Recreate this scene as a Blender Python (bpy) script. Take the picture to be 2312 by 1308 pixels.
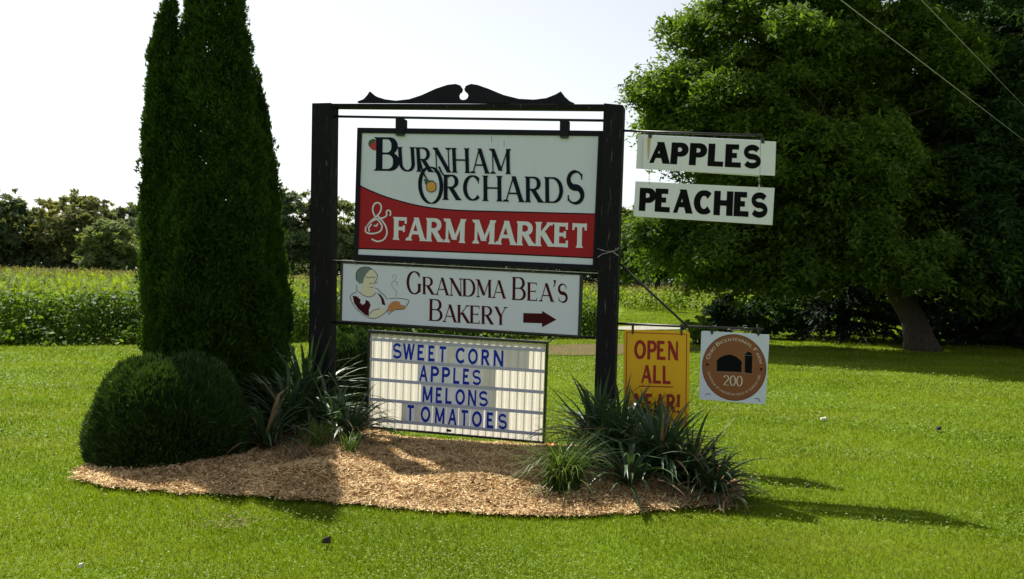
import bpy, bmesh, math, random
import numpy as np
from mathutils import Vector, Matrix
R = math.radians
for o in list(bpy.data.objects): bpy.data.objects.remove(o)
SC = bpy.context.scene
COL = SC.collection
rng = np.random.default_rng(7)
random.seed(7)

# ------------------------------------------------------------------ camera
EYE = Vector((0, 0, 1.65)); FPX = 2002.0; CX, CY = 1156.0, 654.0
RCAM = (Matrix.Rotation(R(90 - 0.69), 3, 'X') @ Matrix.Rotation(R(1.7), 3, 'Z'))
cam_d = bpy.data.cameras.new('camera'); cam_d.sensor_width = 36; cam_d.lens = FPX / 2312 * 36
cam_d.clip_start = 0.1; cam_d.clip_end = 3000
cam = bpy.data.objects.new('camera', cam_d); COL.objects.link(cam)
cam.matrix_world = Matrix.Translation(EYE) @ RCAM.to_4x4()
SC.camera = cam

# ------------------------------------------------------------------ sky, sun, exposure
SUN_EL, SUN_AZ = 54.0, 31.0            # the sun stands behind the sign and to its left
w = bpy.data.worlds.new('World'); SC.world = w; w.use_nodes = True
nt = w.node_tree; nt.nodes.clear()
sky = nt.nodes.new('ShaderNodeTexSky'); sky.sky_type = 'NISHITA'; sky.sun_disc = False
sky.sun_elevation = R(SUN_EL); sky.sun_rotation = R(-SUN_AZ)
sky.air_density = 1.0; sky.dust_density = 1.3; sky.ozone_density = 1.0; sky.altitude = 200
hs = nt.nodes.new('ShaderNodeHueSaturation'); hs.inputs['Saturation'].default_value = 0.27
hs.inputs['Value'].default_value = 1.0
bg = nt.nodes.new('ShaderNodeBackground'); bg.inputs['Strength'].default_value = 0.080
out = nt.nodes.new('ShaderNodeOutputWorld')
nt.links.new(sky.outputs[0], hs.inputs['Color']); nt.links.new(hs.outputs[0], bg.inputs['Color']); nt.links.new(bg.outputs[0], out.inputs['Surface'])
sd = bpy.data.lights.new('sun', 'SUN'); sd.energy = 5.0; sd.angle = R(0.55); sd.color = (1.0, 0.94, 0.84)
sun = bpy.data.objects.new('sun', sd); COL.objects.link(sun)
ld = Vector((math.sin(R(SUN_AZ)) * math.cos(R(SUN_EL)), -math.cos(R(SUN_AZ)) * math.cos(R(SUN_EL)), -math.sin(R(SUN_EL))))
sun.rotation_euler = ld.to_track_quat('-Z', 'Y').to_euler(); sun.location = (-8, 14, 20)
SC.view_settings.view_transform = 'Standard'; SC.view_settings.look = 'None'
SC.view_settings.exposure = 0.92; SC.view_settings.gamma = 1.0; SC.view_settings.use_curve_mapping = False
SC.render.engine = 'CYCLES'
SC.cycles.max_bounces = 8; SC.cycles.transparent_max_bounces = 8
SC.cycles.transmission_bounces = 6; SC.cycles.diffuse_bounces = 4
SC.cycles.use_denoising = True

# ------------------------------------------------------------------ helpers
def ray(px, py):
    return RCAM @ Vector(((px - CX) / FPX, -(py - CY) / FPX, -1.0))
def at(px, py, Y):
    d = ray(px, py); return EYE + d * (Y / d.y)
def ground(px, py, z=0.0):
    d = ray(px, py); return EYE + d * ((z - EYE.z) / d.z)
SYAW = R(13.7)
SU = Vector((math.cos(SYAW), -math.sin(SYAW), 0)); SN = Vector((-math.sin(SYAW), -math.cos(SYAW), 0))
SP = at(1050, 600, 8.75)
def sp(px, py, off=0.0):                       # point of the sign's plane (moved `off` metres to the front)
    d = ray(px, py); q = SP + SN * off
    return EYE + d * ((q - EYE).dot(SN) / d.dot(SN))

def link(o, parent=None):
    COL.objects.link(o)
    if parent is not None: o.parent = parent
    return o
def tag(o, label=None, cat=None, group=None, kind=None):
    if label: o['label'] = label
    if cat: o['category'] = cat
    if group: o['group'] = group
    if kind: o['kind'] = kind
    return o
def thing(name, loc, label, cat, group=None, rz=0):
    o = bpy.data.objects.new(name, None); o.location = loc; o.rotation_euler[2] = rz; o.empty_display_size = 0.1
    link(o); return tag(o, label, cat, group)
def np_mesh(name, V, F, mat=None, smooth=False):
    V = np.asarray(V, dtype=np.float32).reshape(-1, 3); F = np.asarray(F, dtype=np.int32)
    me = bpy.data.meshes.new(name); n, k = F.shape
    me.vertices.add(len(V)); me.vertices.foreach_set('co', V.ravel())
    me.loops.add(n * k); me.loops.foreach_set('vertex_index', F.ravel())
    me.polygons.add(n); me.polygons.foreach_set('loop_start', np.arange(n, dtype=np.int32) * k)
    me.polygons.foreach_set('use_smooth', np.full(n, smooth)); me.update(calc_edges=True)
    if mat: me.materials.append(mat)
    return me
def mesh_obj(name, me, parent=None, loc=None):
    o = bpy.data.objects.new(name, me)
    if loc is not None: o.location = loc
    return link(o, parent)
def from_world(o, parent):                     # world-space mesh under a parent that sits elsewhere
    bpy.context.view_layer.update() if False else None
    o.matrix_parent_inverse = Matrix.LocRotScale(parent.location, parent.rotation_euler, None).inverted()
    return o
class MB:                                      # collects shapes into one mesh
    def __init__(s): s.v = []; s.f = []
    def add(s, vs, fs):
        n = len(s.v); s.v += [tuple(v) for v in vs]; s.f += [tuple(i + n for i in f) for f in fs]
    def prism(s, front, back):
        n = len(front); s.add(list(front) + list(back), [tuple(range(n)), tuple(range(2 * n - 1, n - 1, -1))] +
              [(i, i + n, (i + 1) % n + n, (i + 1) % n) for i in range(n)])
    def tube(s, pts, r, k=8, caps=True, flat=1.0):
        pts = [Vector(p) for p in pts]; rs = r if hasattr(r, '__len__') else [r] * len(pts); vs = []
        ref = Vector((0, 0, 1))
        for i, p in enumerate(pts):
            t = (pts[min(i + 1, len(pts) - 1)] - pts[max(i - 1, 0)]).normalized()
            if abs(t.dot(ref)) > .95: ref = Vector((1, 0, 0)) if abs(t.x) < .9 else Vector((0, 1, 0))
            a = t.cross(ref).normalized(); b = a.cross(t).normalized()
            vs += [p + (a * math.cos(2 * math.pi * j / k) + b * math.sin(2 * math.pi * j / k) * flat) * rs[i] for j in range(k)]
        fs = [(i * k + j, i * k + (j + 1) % k, (i + 1) * k + (j + 1) % k, (i + 1) * k + j) for i in range(len(pts) - 1) for j in range(k)]
        if caps: fs += [tuple(range(k - 1, -1, -1)), tuple(range((len(pts) - 1) * k, len(pts) * k))]
        s.add(vs, fs)
    def build(s, name, mat, parent=None, smooth=False, bevel=0, world=False):
        me = bpy.data.meshes.new(name); me.from_pydata(s.v, [], s.f); me.materials.append(mat)
        if smooth: me.polygons.foreach_set('use_smooth', [True] * len(me.polygons))
        bm = bmesh.new(); bm.from_mesh(me); bmesh.ops.recalc_face_normals(bm, faces=bm.faces); bm.to_mesh(me); bm.free()
        o = mesh_obj(name, me, parent)
        if parent is not None: from_world(o, parent)
        if bevel:
            m = o.modifiers.new('bevel', 'BEVEL'); m.width = bevel; m.segments = 2; m.limit_method = 'ANGLE'
        return o

# ------------------------------------------------------------------ materials
class NT:
    def __init__(s, name):
        s.m = bpy.data.materials.new(name); s.m.use_nodes = True; s.t = s.m.node_tree; s.t.nodes.clear()
        s.o = s.n('ShaderNodeOutputMaterial')
    def n(s, t, **kw):
        x = s.t.nodes.new(t)
        for k, v in kw.items():
            if k.startswith('_'): setattr(x, k[1:], v)
            else: x.inputs[k.replace('__', ' ')].default_value = v
        return x
    def l(s, a, b): s.t.links.new(a, b)
    def coord(s, scale=(1, 1, 1), kind='Object'):
        tc = s.n('ShaderNodeTexCoord'); mp = s.n('ShaderNodeMapping'); mp.inputs['Scale'].default_value = scale
        s.l(tc.outputs[kind], mp.inputs['Vector']); return mp.outputs[0]
    def wpos(s, scale=(1, 1, 1)):
        g = s.n('ShaderNodeNewGeometry'); mp = s.n('ShaderNodeMapping'); mp.inputs['Scale'].default_value = scale
        s.l(g.outputs['Position'], mp.inputs['Vector']); return mp.outputs[0]
    def noise(s, vec, scale, detail=4, rough=.6):
        x = s.n('ShaderNodeTexNoise', Scale=scale, Detail=detail, Roughness=rough); s.l(vec, x.inputs['Vector']); return x.outputs[0]
    def ramp(s, fac, stops):
        x = s.n('ShaderNodeValToRGB'); e = x.color_ramp.elements
        while len(e) < len(stops): e.new(.5)
        for i, (p, c) in enumerate(stops): e[i].position = p; e[i].color = (*c, 1) if len(c) == 3 else c
        s.l(fac, x.inputs[0]); return x.outputs[0]
    def mix(s, fac, a, b, bt='MIX'):
        x = s.n('ShaderNodeMix', _data_type='RGBA', _blend_type=bt)
        if isinstance(fac, (int, float)): x.inputs[0].default_value = fac
        else: s.l(fac, x.inputs[0])
        for i, v in ((6, a), (7, b)):
            if isinstance(v, tuple): x.inputs[i].default_value = (*v, 1)
            else: s.l(v, x.inputs[i])
        return x.outputs[2]
    def principled(s, col, rough=.6, spec=.4, bump=None, bstr=.3, bdist=.01, metal=0):
        p = s.n('ShaderNodeBsdfPrincipled', Metallic=metal); p.inputs['Specular IOR Level'].default_value = spec
        if isinstance(rough, (int, float)): p.inputs['Roughness'].default_value = rough
        else: s.l(rough, p.inputs['Roughness'])
        if isinstance(col, tuple): p.inputs['Base Color'].default_value = (*col, 1)
        else: s.l(col, p.inputs['Base Color'])
        if bump is not None:
            b = s.n('ShaderNodeBump', Strength=bstr, Distance=bdist); s.l(bump, b.inputs['Height']); s.l(b.outputs[0], p.inputs['Normal'])
        return p
    def done(s, sh): s.l(sh, s.o.inputs['Surface']); return s.m

def leaf_mat(name, dark, mid, light, trans=.4, rough=.5, spec=.3, patch=.6, tcol=None, pm=.35, dry=None):
    t = NT(name); g = t.n('ShaderNodeNewGeometry')
    c1 = t.ramp(g.outputs['Random Per Island'], [(0, dark), (.5, mid), (1, light)])
    n = t.noise(t.wpos(), patch, 3)
    c2 = t.ramp(n, [(.35, tuple(x * .7 for x in dark)), (.65, tuple(x * 1.15 for x in light))])
    c = t.mix(pm, c1, c2)
    if dry:                                      # worn, yellower and paler areas with shapes of their own
        n5 = t.noise(t.wpos((.35, 1.1, 1)), .9, 5, .62); c = t.mix(t.ramp(n5, [(.47, (0, 0, 0)), (.66, (.75, .75, .75))]), c, dry)
        n6 = t.noise(t.wpos((.5, .8, 1)), .5, 4, .6); c = t.mix(t.ramp(n6, [(.50, (0, 0, 0)), (.66, (.5, .5, .5))]), c, tuple(x * y for x, y in zip(dark, (.95, 1.0, 1.3))))
    p = t.principled(c, rough, spec)
    tr = t.n('ShaderNodeBsdfTranslucent')
    tc = t.mix(1.0, c, tcol or (1.25, 1.15, .45), 'MULTIPLY'); t.l(tc, tr.inputs['Color'])
    mx = t.n('ShaderNodeMixShader'); mx.inputs[0].default_value = trans
    t.l(p.outputs[0], mx.inputs[1]); t.l(tr.outputs[0], mx.inputs[2]); return t.done(mx.outputs[0])

def paint_mat(name, col, rough=.45, dirt=.25, dirtcol=None, scale=6, spec=.4):
    t = NT(name); v = t.wpos((1, 1, .35)); n = t.noise(v, scale, 5, .65); n2 = t.noise(t.wpos((6, 6, .5)), 5, 4)
    dc = dirtcol or tuple(x * .72 for x in col)
    f = t.ramp(n, [(.45, (0, 0, 0)), (.8, (dirt,) * 3)]); f2 = t.ramp(n2, [(.55, (0, 0, 0)), (.8, (dirt * .7,) * 3)])
    c = t.mix(f, col, dc); c = t.mix(f2, c, dc)
    return t.done(t.principled(c, rough, spec, n, .05, .002).outputs[0])

M = {}
# black painted, weathered timber
def black_wood(name, base, fleck=.62):
    t = NT(name); v = t.wpos((14, 14, 1.1)); n = t.noise(v, 3, 6, .7); n2 = t.noise(t.wpos((40, 40, 3)), 2, 3, .6); n3 = t.noise(t.wpos(), 3, 2)
    c = t.mix(n3, base, tuple(x * 1.6 + .004 for x in base))
    f = t.ramp(n, [(fleck, (0, 0, 0)), (fleck + .06, (1, 1, 1))])
    c = t.mix(f, c, (.12, .112, .105))
    f2 = t.ramp(n2, [(.66, (0, 0, 0)), (.72, (.6, .6, .6))]); c = t.mix(f2, c, (.05, .045, .04))
    return t.done(t.principled(c, .75, .15, n2, .6, .006).outputs[0])
M['black_wood'] = black_wood('black painted timber', (.006, .006, .008), .61)
M['black_trim'] = black_wood('black trim', (.008, .009, .014), .70)
M['iron'] = paint_mat('black iron', (.012, .012, .014), .42, .5, (.05, .035, .025), 20, .5)
def steel():
    t = NT('galvanised steel'); n = t.noise(t.wpos((3, 3, 3)), 8, 5)
    c = t.ramp(n, [(.3, (.22, .22, .22)), (.7, (.55, .54, .52))]); return t.done(t.principled(c, .35, .5, metal=.9).outputs[0])
M['steel'] = steel()
def white_board(name, col, streak=(.42, .44, .42), amt=.35):
    t = NT(name); n = t.noise(t.wpos((9, 9, .5)), 3, 5, .7); n2 = t.noise(t.wpos(), 2.2, 4, .6)
    f = t.ramp(n, [(.55, (0, 0, 0)), (.85, (amt,) * 3)]); f2 = t.ramp(n2, [(.4, (0, 0, 0)), (.9, (amt * .8,) * 3)])
    c = t.mix(f, col, streak); c = t.mix(f2, c, tuple(x * .8 for x in col))
    return t.done(t.principled(c, .38, .45, n2, .05, .003).outputs[0])
M['board_white'] = white_board('painted white board', (.66, .72, .87))
M['board_bakery'] = white_board('white bakery board', (.68, .74, .88), amt=.2)
M['board_plain'] = white_board('white plank', (.77, .80, .88), amt=.3)
M['navy'] = paint_mat('navy lettering', (.005, .009, .020), .7, .3, spec=.12)
M['red'] = paint_mat('red band', (.36, .008, .014), .5, .25, spec=.25)
M['letter_white'] = paint_mat('white lettering', (.72, .76, .85), .5, .2)
M['maroon'] = paint_mat('maroon lettering', (.06, .006, .009), .7, .2, spec=.12)
M['black'] = paint_mat('black lettering', (.004, .005, .006), .7, .3, spec=.1)
M['apple_red'] = paint_mat('apple red', (.45, .03, .03), .5, .2)
M['leaf_paint'] = paint_mat('painted leaf', (.03, .09, .05), .5, .2)
M['peach'] = paint_mat('peach paint', (.62, .32, .06), .5, .2)
M['skin'] = paint_mat('printed skin', (.76, .72, .56), .5, .1)
M['hand'] = paint_mat('printed hand', (.55, .24, .08), .5, .1)
M['grey_print'] = paint_mat('printed grey', (.16, .21, .21), .5, .1)
M['yellow'] = paint_mat('yellow sign', (.80, .44, .005), .4, .2)
M['sign_red'] = paint_mat('red print', (.30, .006, .008), .5, .2)
M['brown'] = paint_mat('brown disc', (.25, .085, .028), .42, .3)
M['cream_print'] = paint_mat('cream print', (.72, .66, .55), .5, .1)
M['rust'] = paint_mat('rust streak', (.52, .36, .16), .8, .8, (.6, .5, .32), 12)
M['blue_letter'] = paint_mat('blue letters', (.006, .035, .42), .6, .15, spec=.15)
def translucent_plastic(name, col, tr):
    t = NT(name); n = t.noise(t.wpos(), 5, 4)
    c = t.mix(n, col, tuple(x * .85 for x in col))
    p = t.principled(c, .35, .4); q = t.n('ShaderNodeBsdfTranslucent'); t.l(c, q.inputs['Color'])
    mx = t.n('ShaderNodeMixShader'); mx.inputs[0].default_value = tr
    t.l(p.outputs[0], mx.inputs[1]); t.l(q.outputs[0], mx.inputs[2]); return t.done(mx.outputs[0])
M['plastic'] = translucent_plastic('cream ribbed plastic', (.80, .76, .66), .55)
M['track'] = translucent_plastic('clear letter track', (.62, .66, .78), .30)
M['tile'] = translucent_plastic('clear letter tile', (.88, .91, .96), .36)
M['blank_tile'] = translucent_plastic('blank letter tile', (.86, .87, .82), .38)
# foliage
M['arbor'] = leaf_mat('arborvitae foliage', (.019, .044, .008), (.036, .078, .012), (.070, .130, .018), .38, .7, .08, 2.0, (1.05, 1.15, .4))
M['yew'] = leaf_mat('yew foliage', (.012, .030, .010), (.028, .062, .016), (.055, .110, .020), .30, .45, .3, 2.5)
M['yucca'] = leaf_mat('yucca leaf', (.024, .052, .024), (.040, .080, .032), (.075, .13, .05), .18, .42, .35, 3, (1.1, 1.15, .6))
M['lily'] = leaf_mat('daylily leaf', (.05, .10, .02), (.09, .16, .03), (.15, .23, .045), .35, .45, .35, 3)
M['dry'] = leaf_mat('dry stems', (.12, .08, .045), (.22, .15, .08), (.34, .25, .14), .25, .7, .2, 5, (1, .85, .6))
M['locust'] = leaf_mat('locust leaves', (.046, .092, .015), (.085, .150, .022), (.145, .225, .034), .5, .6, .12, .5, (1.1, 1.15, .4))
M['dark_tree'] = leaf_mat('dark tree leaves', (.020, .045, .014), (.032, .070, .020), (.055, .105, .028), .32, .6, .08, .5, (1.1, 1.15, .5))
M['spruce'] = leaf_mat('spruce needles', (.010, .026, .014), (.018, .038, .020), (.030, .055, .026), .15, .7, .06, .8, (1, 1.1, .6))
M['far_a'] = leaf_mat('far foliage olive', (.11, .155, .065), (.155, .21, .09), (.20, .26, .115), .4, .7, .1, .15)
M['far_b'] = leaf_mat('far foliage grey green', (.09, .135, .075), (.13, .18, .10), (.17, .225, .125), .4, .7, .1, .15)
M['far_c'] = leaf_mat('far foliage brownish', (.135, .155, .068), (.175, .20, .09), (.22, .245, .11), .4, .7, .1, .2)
M['corn'] = leaf_mat('corn leaves', (.09, .15, .012), (.14, .22, .020), (.22, .31, .035), .5, .65, .15, .25)
M['tassel'] = leaf_mat('corn tassels', (.16, .13, .05), (.24, .20, .08), (.32, .27, .12), .3, .8, .1, .3, (1, .9, .6))
M['weeds'] = leaf_mat('weed leaves', (.042, .095, .012), (.085, .165, .018), (.16, .26, .03), .42, .6, .2, .5)
M['grass'] = leaf_mat('grass blades', (.092, .155, .004), (.138, .215, .006), (.19, .27, .011), .5, .6, .10, .55, (1.05, 1.05, .3), .6, (.22, .25, .045))
M['clover'] = leaf_mat('clover leaves', (.14, .22, .03), (.18, .27, .05), (.25, .33, .09), .4, .6, .2, 2, (1.1, 1.1, .5))
M['chips'] = leaf_mat('wood chips', (.25, .14, .055), (.57, .38, .17), (.84, .66, .38), .08, .75, .2, 4, (1, .8, .5))
M['orange'] = paint_mat('orange petals', (.75, .18, .01), .5, .1)
def bark(name, a, b, sc=6):
    t = NT(name); n = t.noise(t.wpos((3, 3, .5)), sc, 6, .7); c = t.ramp(n, [(.3, a), (.7, b)])
    return t.done(t.principled(c, .85, .2, n, .9, .04).outputs[0])
M['bark'] = bark('grey brown bark', (.028, .022, .016), (.085, .07, .055))
M['bark_dark'] = bark('dark bark', (.022, .018, .014), (.07, .055, .042))

def ground_mats():
    t = NT('lawn turf'); v = t.wpos()
    n1 = t.noise(v, .5, 3); n2 = t.noise(v, 3.2, 5, .65); n3 = t.noise(v, 45, 4, .7); st = t.noise(t.wpos((.25, 1.6, 1)), 1.0, 3)
    c = t.ramp(n3, [(.3, (.055, .090, .004)), (.55, (.115, .165, .008)), (.8, (.18, .24, .02))])
    c = t.mix(t.ramp(n1, [(.4, (0, 0, 0)), (.65, (.5, .5, .5))]), c, (.12, .20, .012))
    c = t.mix(t.ramp(n2, [(.5, (0, 0, 0)), (.75, (.45, .45, .45))]), c, (.06, .125, .006))
    c = t.mix(t.ramp(st, [(.5, (0, 0, 0)), (.75, (.35, .35, .35))]), c, (.16, .21, .03))
    M['turf'] = t.done(t.principled(c, .9, .1, n3, .8, .03).outputs[0])
    t = NT('mulch bed'); v = t.wpos(); n = t.noise(v, 60, 5, .75); n2 = t.noise(v, 4, 3)
    c = t.ramp(n, [(.3, (.10, .05, .022)), (.55, (.38, .23, .09)), (.75, (.62, .44, .21))]); c = t.mix(t.ramp(n2, [(.4, (0, 0, 0)), (.7, (.4, .4, .4))]), c, (.26, .14, .06))
    M['mulch'] = t.done(t.principled(c, .9, .15, n, 1.0, .03).outputs[0])
    t = NT('bare soil'); v = t.wpos(); n = t.noise(v, 3, 5, .7)
    M['soil'] = t.done(t.principled(t.ramp(n, [(.3, (.055, .065, .015)), (.7, (.12, .072, .036))]), .95, .1, n, .6, .03).outputs[0])
    t = NT('gravel drive'); v = t.wpos(); n = t.noise(v, 12, 4, .7)
    M['gravel'] = t.done(t.principled(t.ramp(n, [(.3, (.20, .20, .16)), (.7, (.34, .33, .28))]), .95, .1, n, .6, .03).outputs[0])
ground_mats()

M['board_stone'] = paint_mat('pale stone', (.62, .60, .54), .8, .3)

# ------------------------------------------------------------------ ground
def inpoly(x, y, P):
    x = np.asarray(x); y = np.asarray(y); ins = np.zeros(x.shape, bool); n = len(P)
    for i in range(n):
        x0, y0 = P[i]; x1, y1 = P[(i + 1) % n]
        c = ((y0 > y) != (y1 > y)) & (x < (x1 - x0) * (y - y0) / ((y1 - y0) or 1e-9) + x0); ins ^= c
    return ins
def polydist(x, y, P):
    x = np.asarray(x, float); y = np.asarray(y, float); d = np.full(x.shape, 1e9); n = len(P)
    for i in range(n):
        ax, ay = P[i]; bx, by = P[(i + 1) % n]; dx, dy = bx - ax, by - ay
        t = np.clip(((x - ax) * dx + (y - ay) * dy) / (dx * dx + dy * dy + 1e-9), 0, 1)
        d = np.minimum(d, np.hypot(x - ax - t * dx, y - ay - t * dy))
    return d
def chaikin(P, n=2):
    for _ in range(n):
        Q = []
        for i in range(len(P)):
            a, b = np.array(P[i]), np.array(P[(i + 1) % len(P)]); Q += [tuple(a * .75 + b * .25), tuple(a * .25 + b * .75)]
        P = Q
    return P
def g2(px, py): p = ground(px, py); return (p.x, p.y)
BED = [g2(150, 1080), g2(300, 1108), g2(560, 1118), g2(870, 1143), g2(1100, 1163), g2(1300, 1166), g2(1500, 1152), g2(1640, 1134), g2(1672, 1112),
       (1.95, 7.9), (1.7, 8.4), (1.2, 8.7), (.4, 8.75), (-.6, 8.85), (-1.25, 8.95), (-1.6, 9.9), (-2.6, 10.3), (-3.5, 10.1), (-3.8, 9.3), g2(225, 1045)]
BEDS = [(x + .022 * math.sin(i * 2.7) + random.gauss(0, .012), y + .022 * math.cos(i * 1.9) + random.gauss(0, .012)) for i, (x, y) in enumerate(chaikin(BED, 3))]
def bed_h(x, y):
    d = polydist(x, y, BEDS) * inpoly(x, y, BEDS); s = np.clip(d / .65, 0, 1); s = s * s * (3 - 2 * s)
    m_ = .45 + .55 * np.clip((np.asarray(x) + 3.8) / 2.2, 0, 1); return .08 * s * m_ + .018 * np.sin(x * 5.1 + 1.3 * y) * s + .012 * np.sin(y * 9.3 - x * 3.3) * s
def lawn_h(x, y):                                # barely rolling
    return .008 * np.sin(x * .31) * np.sin(y * .23)

def grid(xs, ys, zf):
    X, Y = np.meshgrid(xs, ys); Z = zf(X, Y); V = np.stack([X, Y, Z], -1).reshape(-1, 3)
    nx, ny = len(xs), len(ys); i = np.arange(nx - 1)[None, :] + np.arange(ny - 1)[:, None] * nx
    F = np.stack([i, i + 1, i + 1 + nx, i + nx], -1).reshape(-1, 4); return V, F
xs = np.concatenate([np.linspace(-900, -60, 12), np.linspace(-50, 50, 81), np.linspace(60, 900, 12)])
ys = np.concatenate([np.linspace(-200, -8, 10), np.linspace(-6, 60, 67), np.linspace(70, 1500, 24)])
V, F = grid(xs, ys, lambda x, y: lawn_h(x, y) - .02)
tag(mesh_obj('lawn', np_mesh('lawn', V, F, M['turf'], True)), 'mown green lawn around the sign and out to the fields', kind='structure')

# mulch bed
bx = [p[0] for p in BEDS]; by = [p[1] for p in BEDS]
V, F = grid(np.arange(min(bx) - .1, max(bx) + .1, .045), np.arange(min(by) - .1, max(by) + .1, .045), lambda x, y: bed_h(x, y) + .004)
fc = V[F].mean(1); F = F[inpoly(fc[:, 0], fc[:, 1], BEDS)]
tag(mesh_obj('mulch_bed', np_mesh('mulch_bed', V, F, M['mulch'], True)), 'low mound of tan wood chip mulch under the sign', kind='structure')

def quads(C, D, B, L, W):                       # leaf-like diamonds: C centre, D long axis, B cross axis
    L = np.asarray(L)[:, None]; W = np.asarray(W)[:, None]
    V = np.stack([C - D * L / 2, C + B * W / 2 + D * L * .08, C + D * L / 2, C - B * W / 2 + D * L * .08], 1)
    n = len(C); F = np.arange(n * 4).reshape(n, 4); return V.reshape(-1, 3), F
def tris(C, D, B, L, W):                        # cheap leaf: one triangle
    L = np.asarray(L)[:, None]; W = np.asarray(W)[:, None]
    V = np.stack([C - D * L * .5 + B * W * .5, C + D * L * .6, C - D * L * .5 - B * W * .5], 1); n = len(C)
    return V.reshape(-1, 3), np.arange(n * 3).reshape(n, 3)
def unit(a): return a / (np.linalg.norm(a, axis=-1, keepdims=True) + 1e-9)
def rand_dirs(n): return unit(rng.normal(size=(n, 3)))
def perp(D, ref=None):
    r = rand_dirs(len(D)) if ref is None else ref; return unit(np.cross(D, r))

# chips
n = 92000
x = rng.uniform(min(bx), max(bx), n * 2); y = rng.uniform(min(by), max(by), n * 2)
d = polydist(x, y, BEDS) * np.where(inpoly(x, y, BEDS), 1, -1); k = (d > -.06 + .0 * x) & (rng.random(len(x)) < np.clip(1 + d / .07, 0.05, 1)); x, y = x[k], y[k]
C = np.stack([x, y, np.maximum(bed_h(x, y), 0) + .008 + rng.random(len(x)) * .018], 1)
D = rand_dirs(len(x)); D[:, 2] *= .35; D = unit(D); B = unit(np.cross(D, unit(np.array([0, 0, 1.]) + rng.normal(size=D.shape) * .45)))
V, F = tris(C, D, B, rng.uniform(.018, .07, len(x)), rng.uniform(.005, .014, len(x)))
tag(mesh_obj('wood_chips', np_mesh('wood_chips', V, F, M['chips'])), 'loose shredded wood chips covering the mulch bed', kind='stuff')

# soil strip, gravel drive
def patch(name, P, mat, z, label, kind='structure'):
    P = chaikin(P, 2); me = bpy.data.meshes.new(name); me.from_pydata([(a, b, z) for a, b in P], [], [tuple(range(len(P)))]); me.materials.append(mat)
    return tag(mesh_obj(name, me), label, kind=kind)
SOIL = [g2(1215, 785), g2(1250, 775), g2(1420, 776), g2(1560, 780), g2(1590, 790), g2(1500, 797), g2(1400, 800), g2(1260, 803), g2(1215, 797)]
patch('soil_strip', SOIL, M['soil'], -.0105, 'bare reddish soil strip in the lawn behind the sign')
DRIVE = [g2(1380, 738), g2(1560, 737), g2(1700, 742), g2(1700, 748), g2(1560, 745), g2(1380, 748)]
patch('gravel_drive', DRIVE, M['gravel'], .03, 'pale gravel drive crossing the lawn behind the signs')
BARE = [g2(505, 1176), g2(540, 1172), g2(570, 1177), g2(560, 1186), g2(515, 1187)]

# grass blades
FIELD = [(-40, 15.0), (-9.5, 18.9), (2.9, 26.5), (7.0, 55), (7.0, 110), (-80, 110), (-60, 16)]
def fsin(x, y, seed):
    r = np.random.default_rng(seed); s = 0
    for _ in range(7):
        a = r.uniform(0, 6.28); f = r.uniform(.6, 5); s = s + np.sin((x * math.cos(a) + y * math.sin(a)) * f + r.uniform(0, 6.28)) / (1 + f * .2)
    return s / 2.6
def polar(n, r0, r1, half):
    r = r0 * (r1 / r0) ** rng.random(n); a = rng.uniform(-half, half, n); return r * np.sin(a), r * np.cos(a), r
gx, gy, gr = polar(860000, 3.3, 60, R(37))
k = ~(inpoly(gx, gy, BEDS) & (polydist(gx, gy, BEDS) > rng.random(len(gx)) ** 2 * .13)) & ~inpoly(gx, gy, FIELD) & (polydist(gx, gy, chaikin(SOIL, 2)) * inpoly(gx, gy, chaikin(SOIL, 2)) * 4 + .05 < rng.random(len(gx)) * 1.5) & ~(inpoly(gx, gy, BARE) & (rng.random(len(gx)) < .6))
gx, gy, gr = gx[k], gy[k], gr[k]; n = len(gx)
hgt = rng.uniform(.014, .036, n) * (1 + .25 * fsin(gx, gy, 3)); hgt *= np.clip(gr / 14, 1, 2.2) ** .5
wd = .0045 * np.clip(gr / 5, .9, 9) * rng.uniform(.7, 1.3, n)
lean = rng.normal(size=(n, 2)) * .55 + np.array([.1, -.1]); a = rng.uniform(0, 6.28, n)
P0 = np.stack([gx, gy, lawn_h(gx, gy) - .022], 1); s = np.stack([np.cos(a), np.sin(a), 0 * a], 1) * wd[:, None] * .5
T = P0 + np.stack([lean[:, 0] * hgt, lean[:, 1] * hgt, hgt + .006], 1)
V = np.stack([P0 - s, P0 + s, T], 1).reshape(-1, 3)
tag(mesh_obj('grass', np_mesh('grass', V, np.arange(n * 3).reshape(n, 3), M['grass'])), 'short mown grass blades of the lawn', kind='stuff')
# clover: pale small leaves in patches
cx_, cy_, cr = polar(120000, 3.3, 26, R(37))
k = ((fsin(cx_ * .9, cy_ * 1.6, 11) + rng.normal(size=len(cx_)) * .35 > .35) | (rng.random(len(cx_)) < .07)) & ~inpoly(cx_, cy_, BEDS) & ~inpoly(cx_, cy_, FIELD)
cx_, cy_, cr = cx_[k], cy_[k], cr[k]; n = len(cx_)
C = np.stack([cx_, cy_, .018 + rng.random(n) * .016], 1); D = rand_dirs(n); D[:, 2] *= .4; D = unit(D)
B = unit(np.cross(D, unit(np.array([0, 0, 1.]) + rng.normal(size=D.shape) * .4))); sz = rng.uniform(.007, .014, n) * np.clip(cr / 6, 1, 2.5)
V, F = tris(C, D, B, sz * 1.1, sz * 1.1)
tag(mesh_obj('clover', np_mesh('clover', V, F, M['clover'])), 'pale clover leaves scattered in patches through the lawn', kind='stuff')

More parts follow.
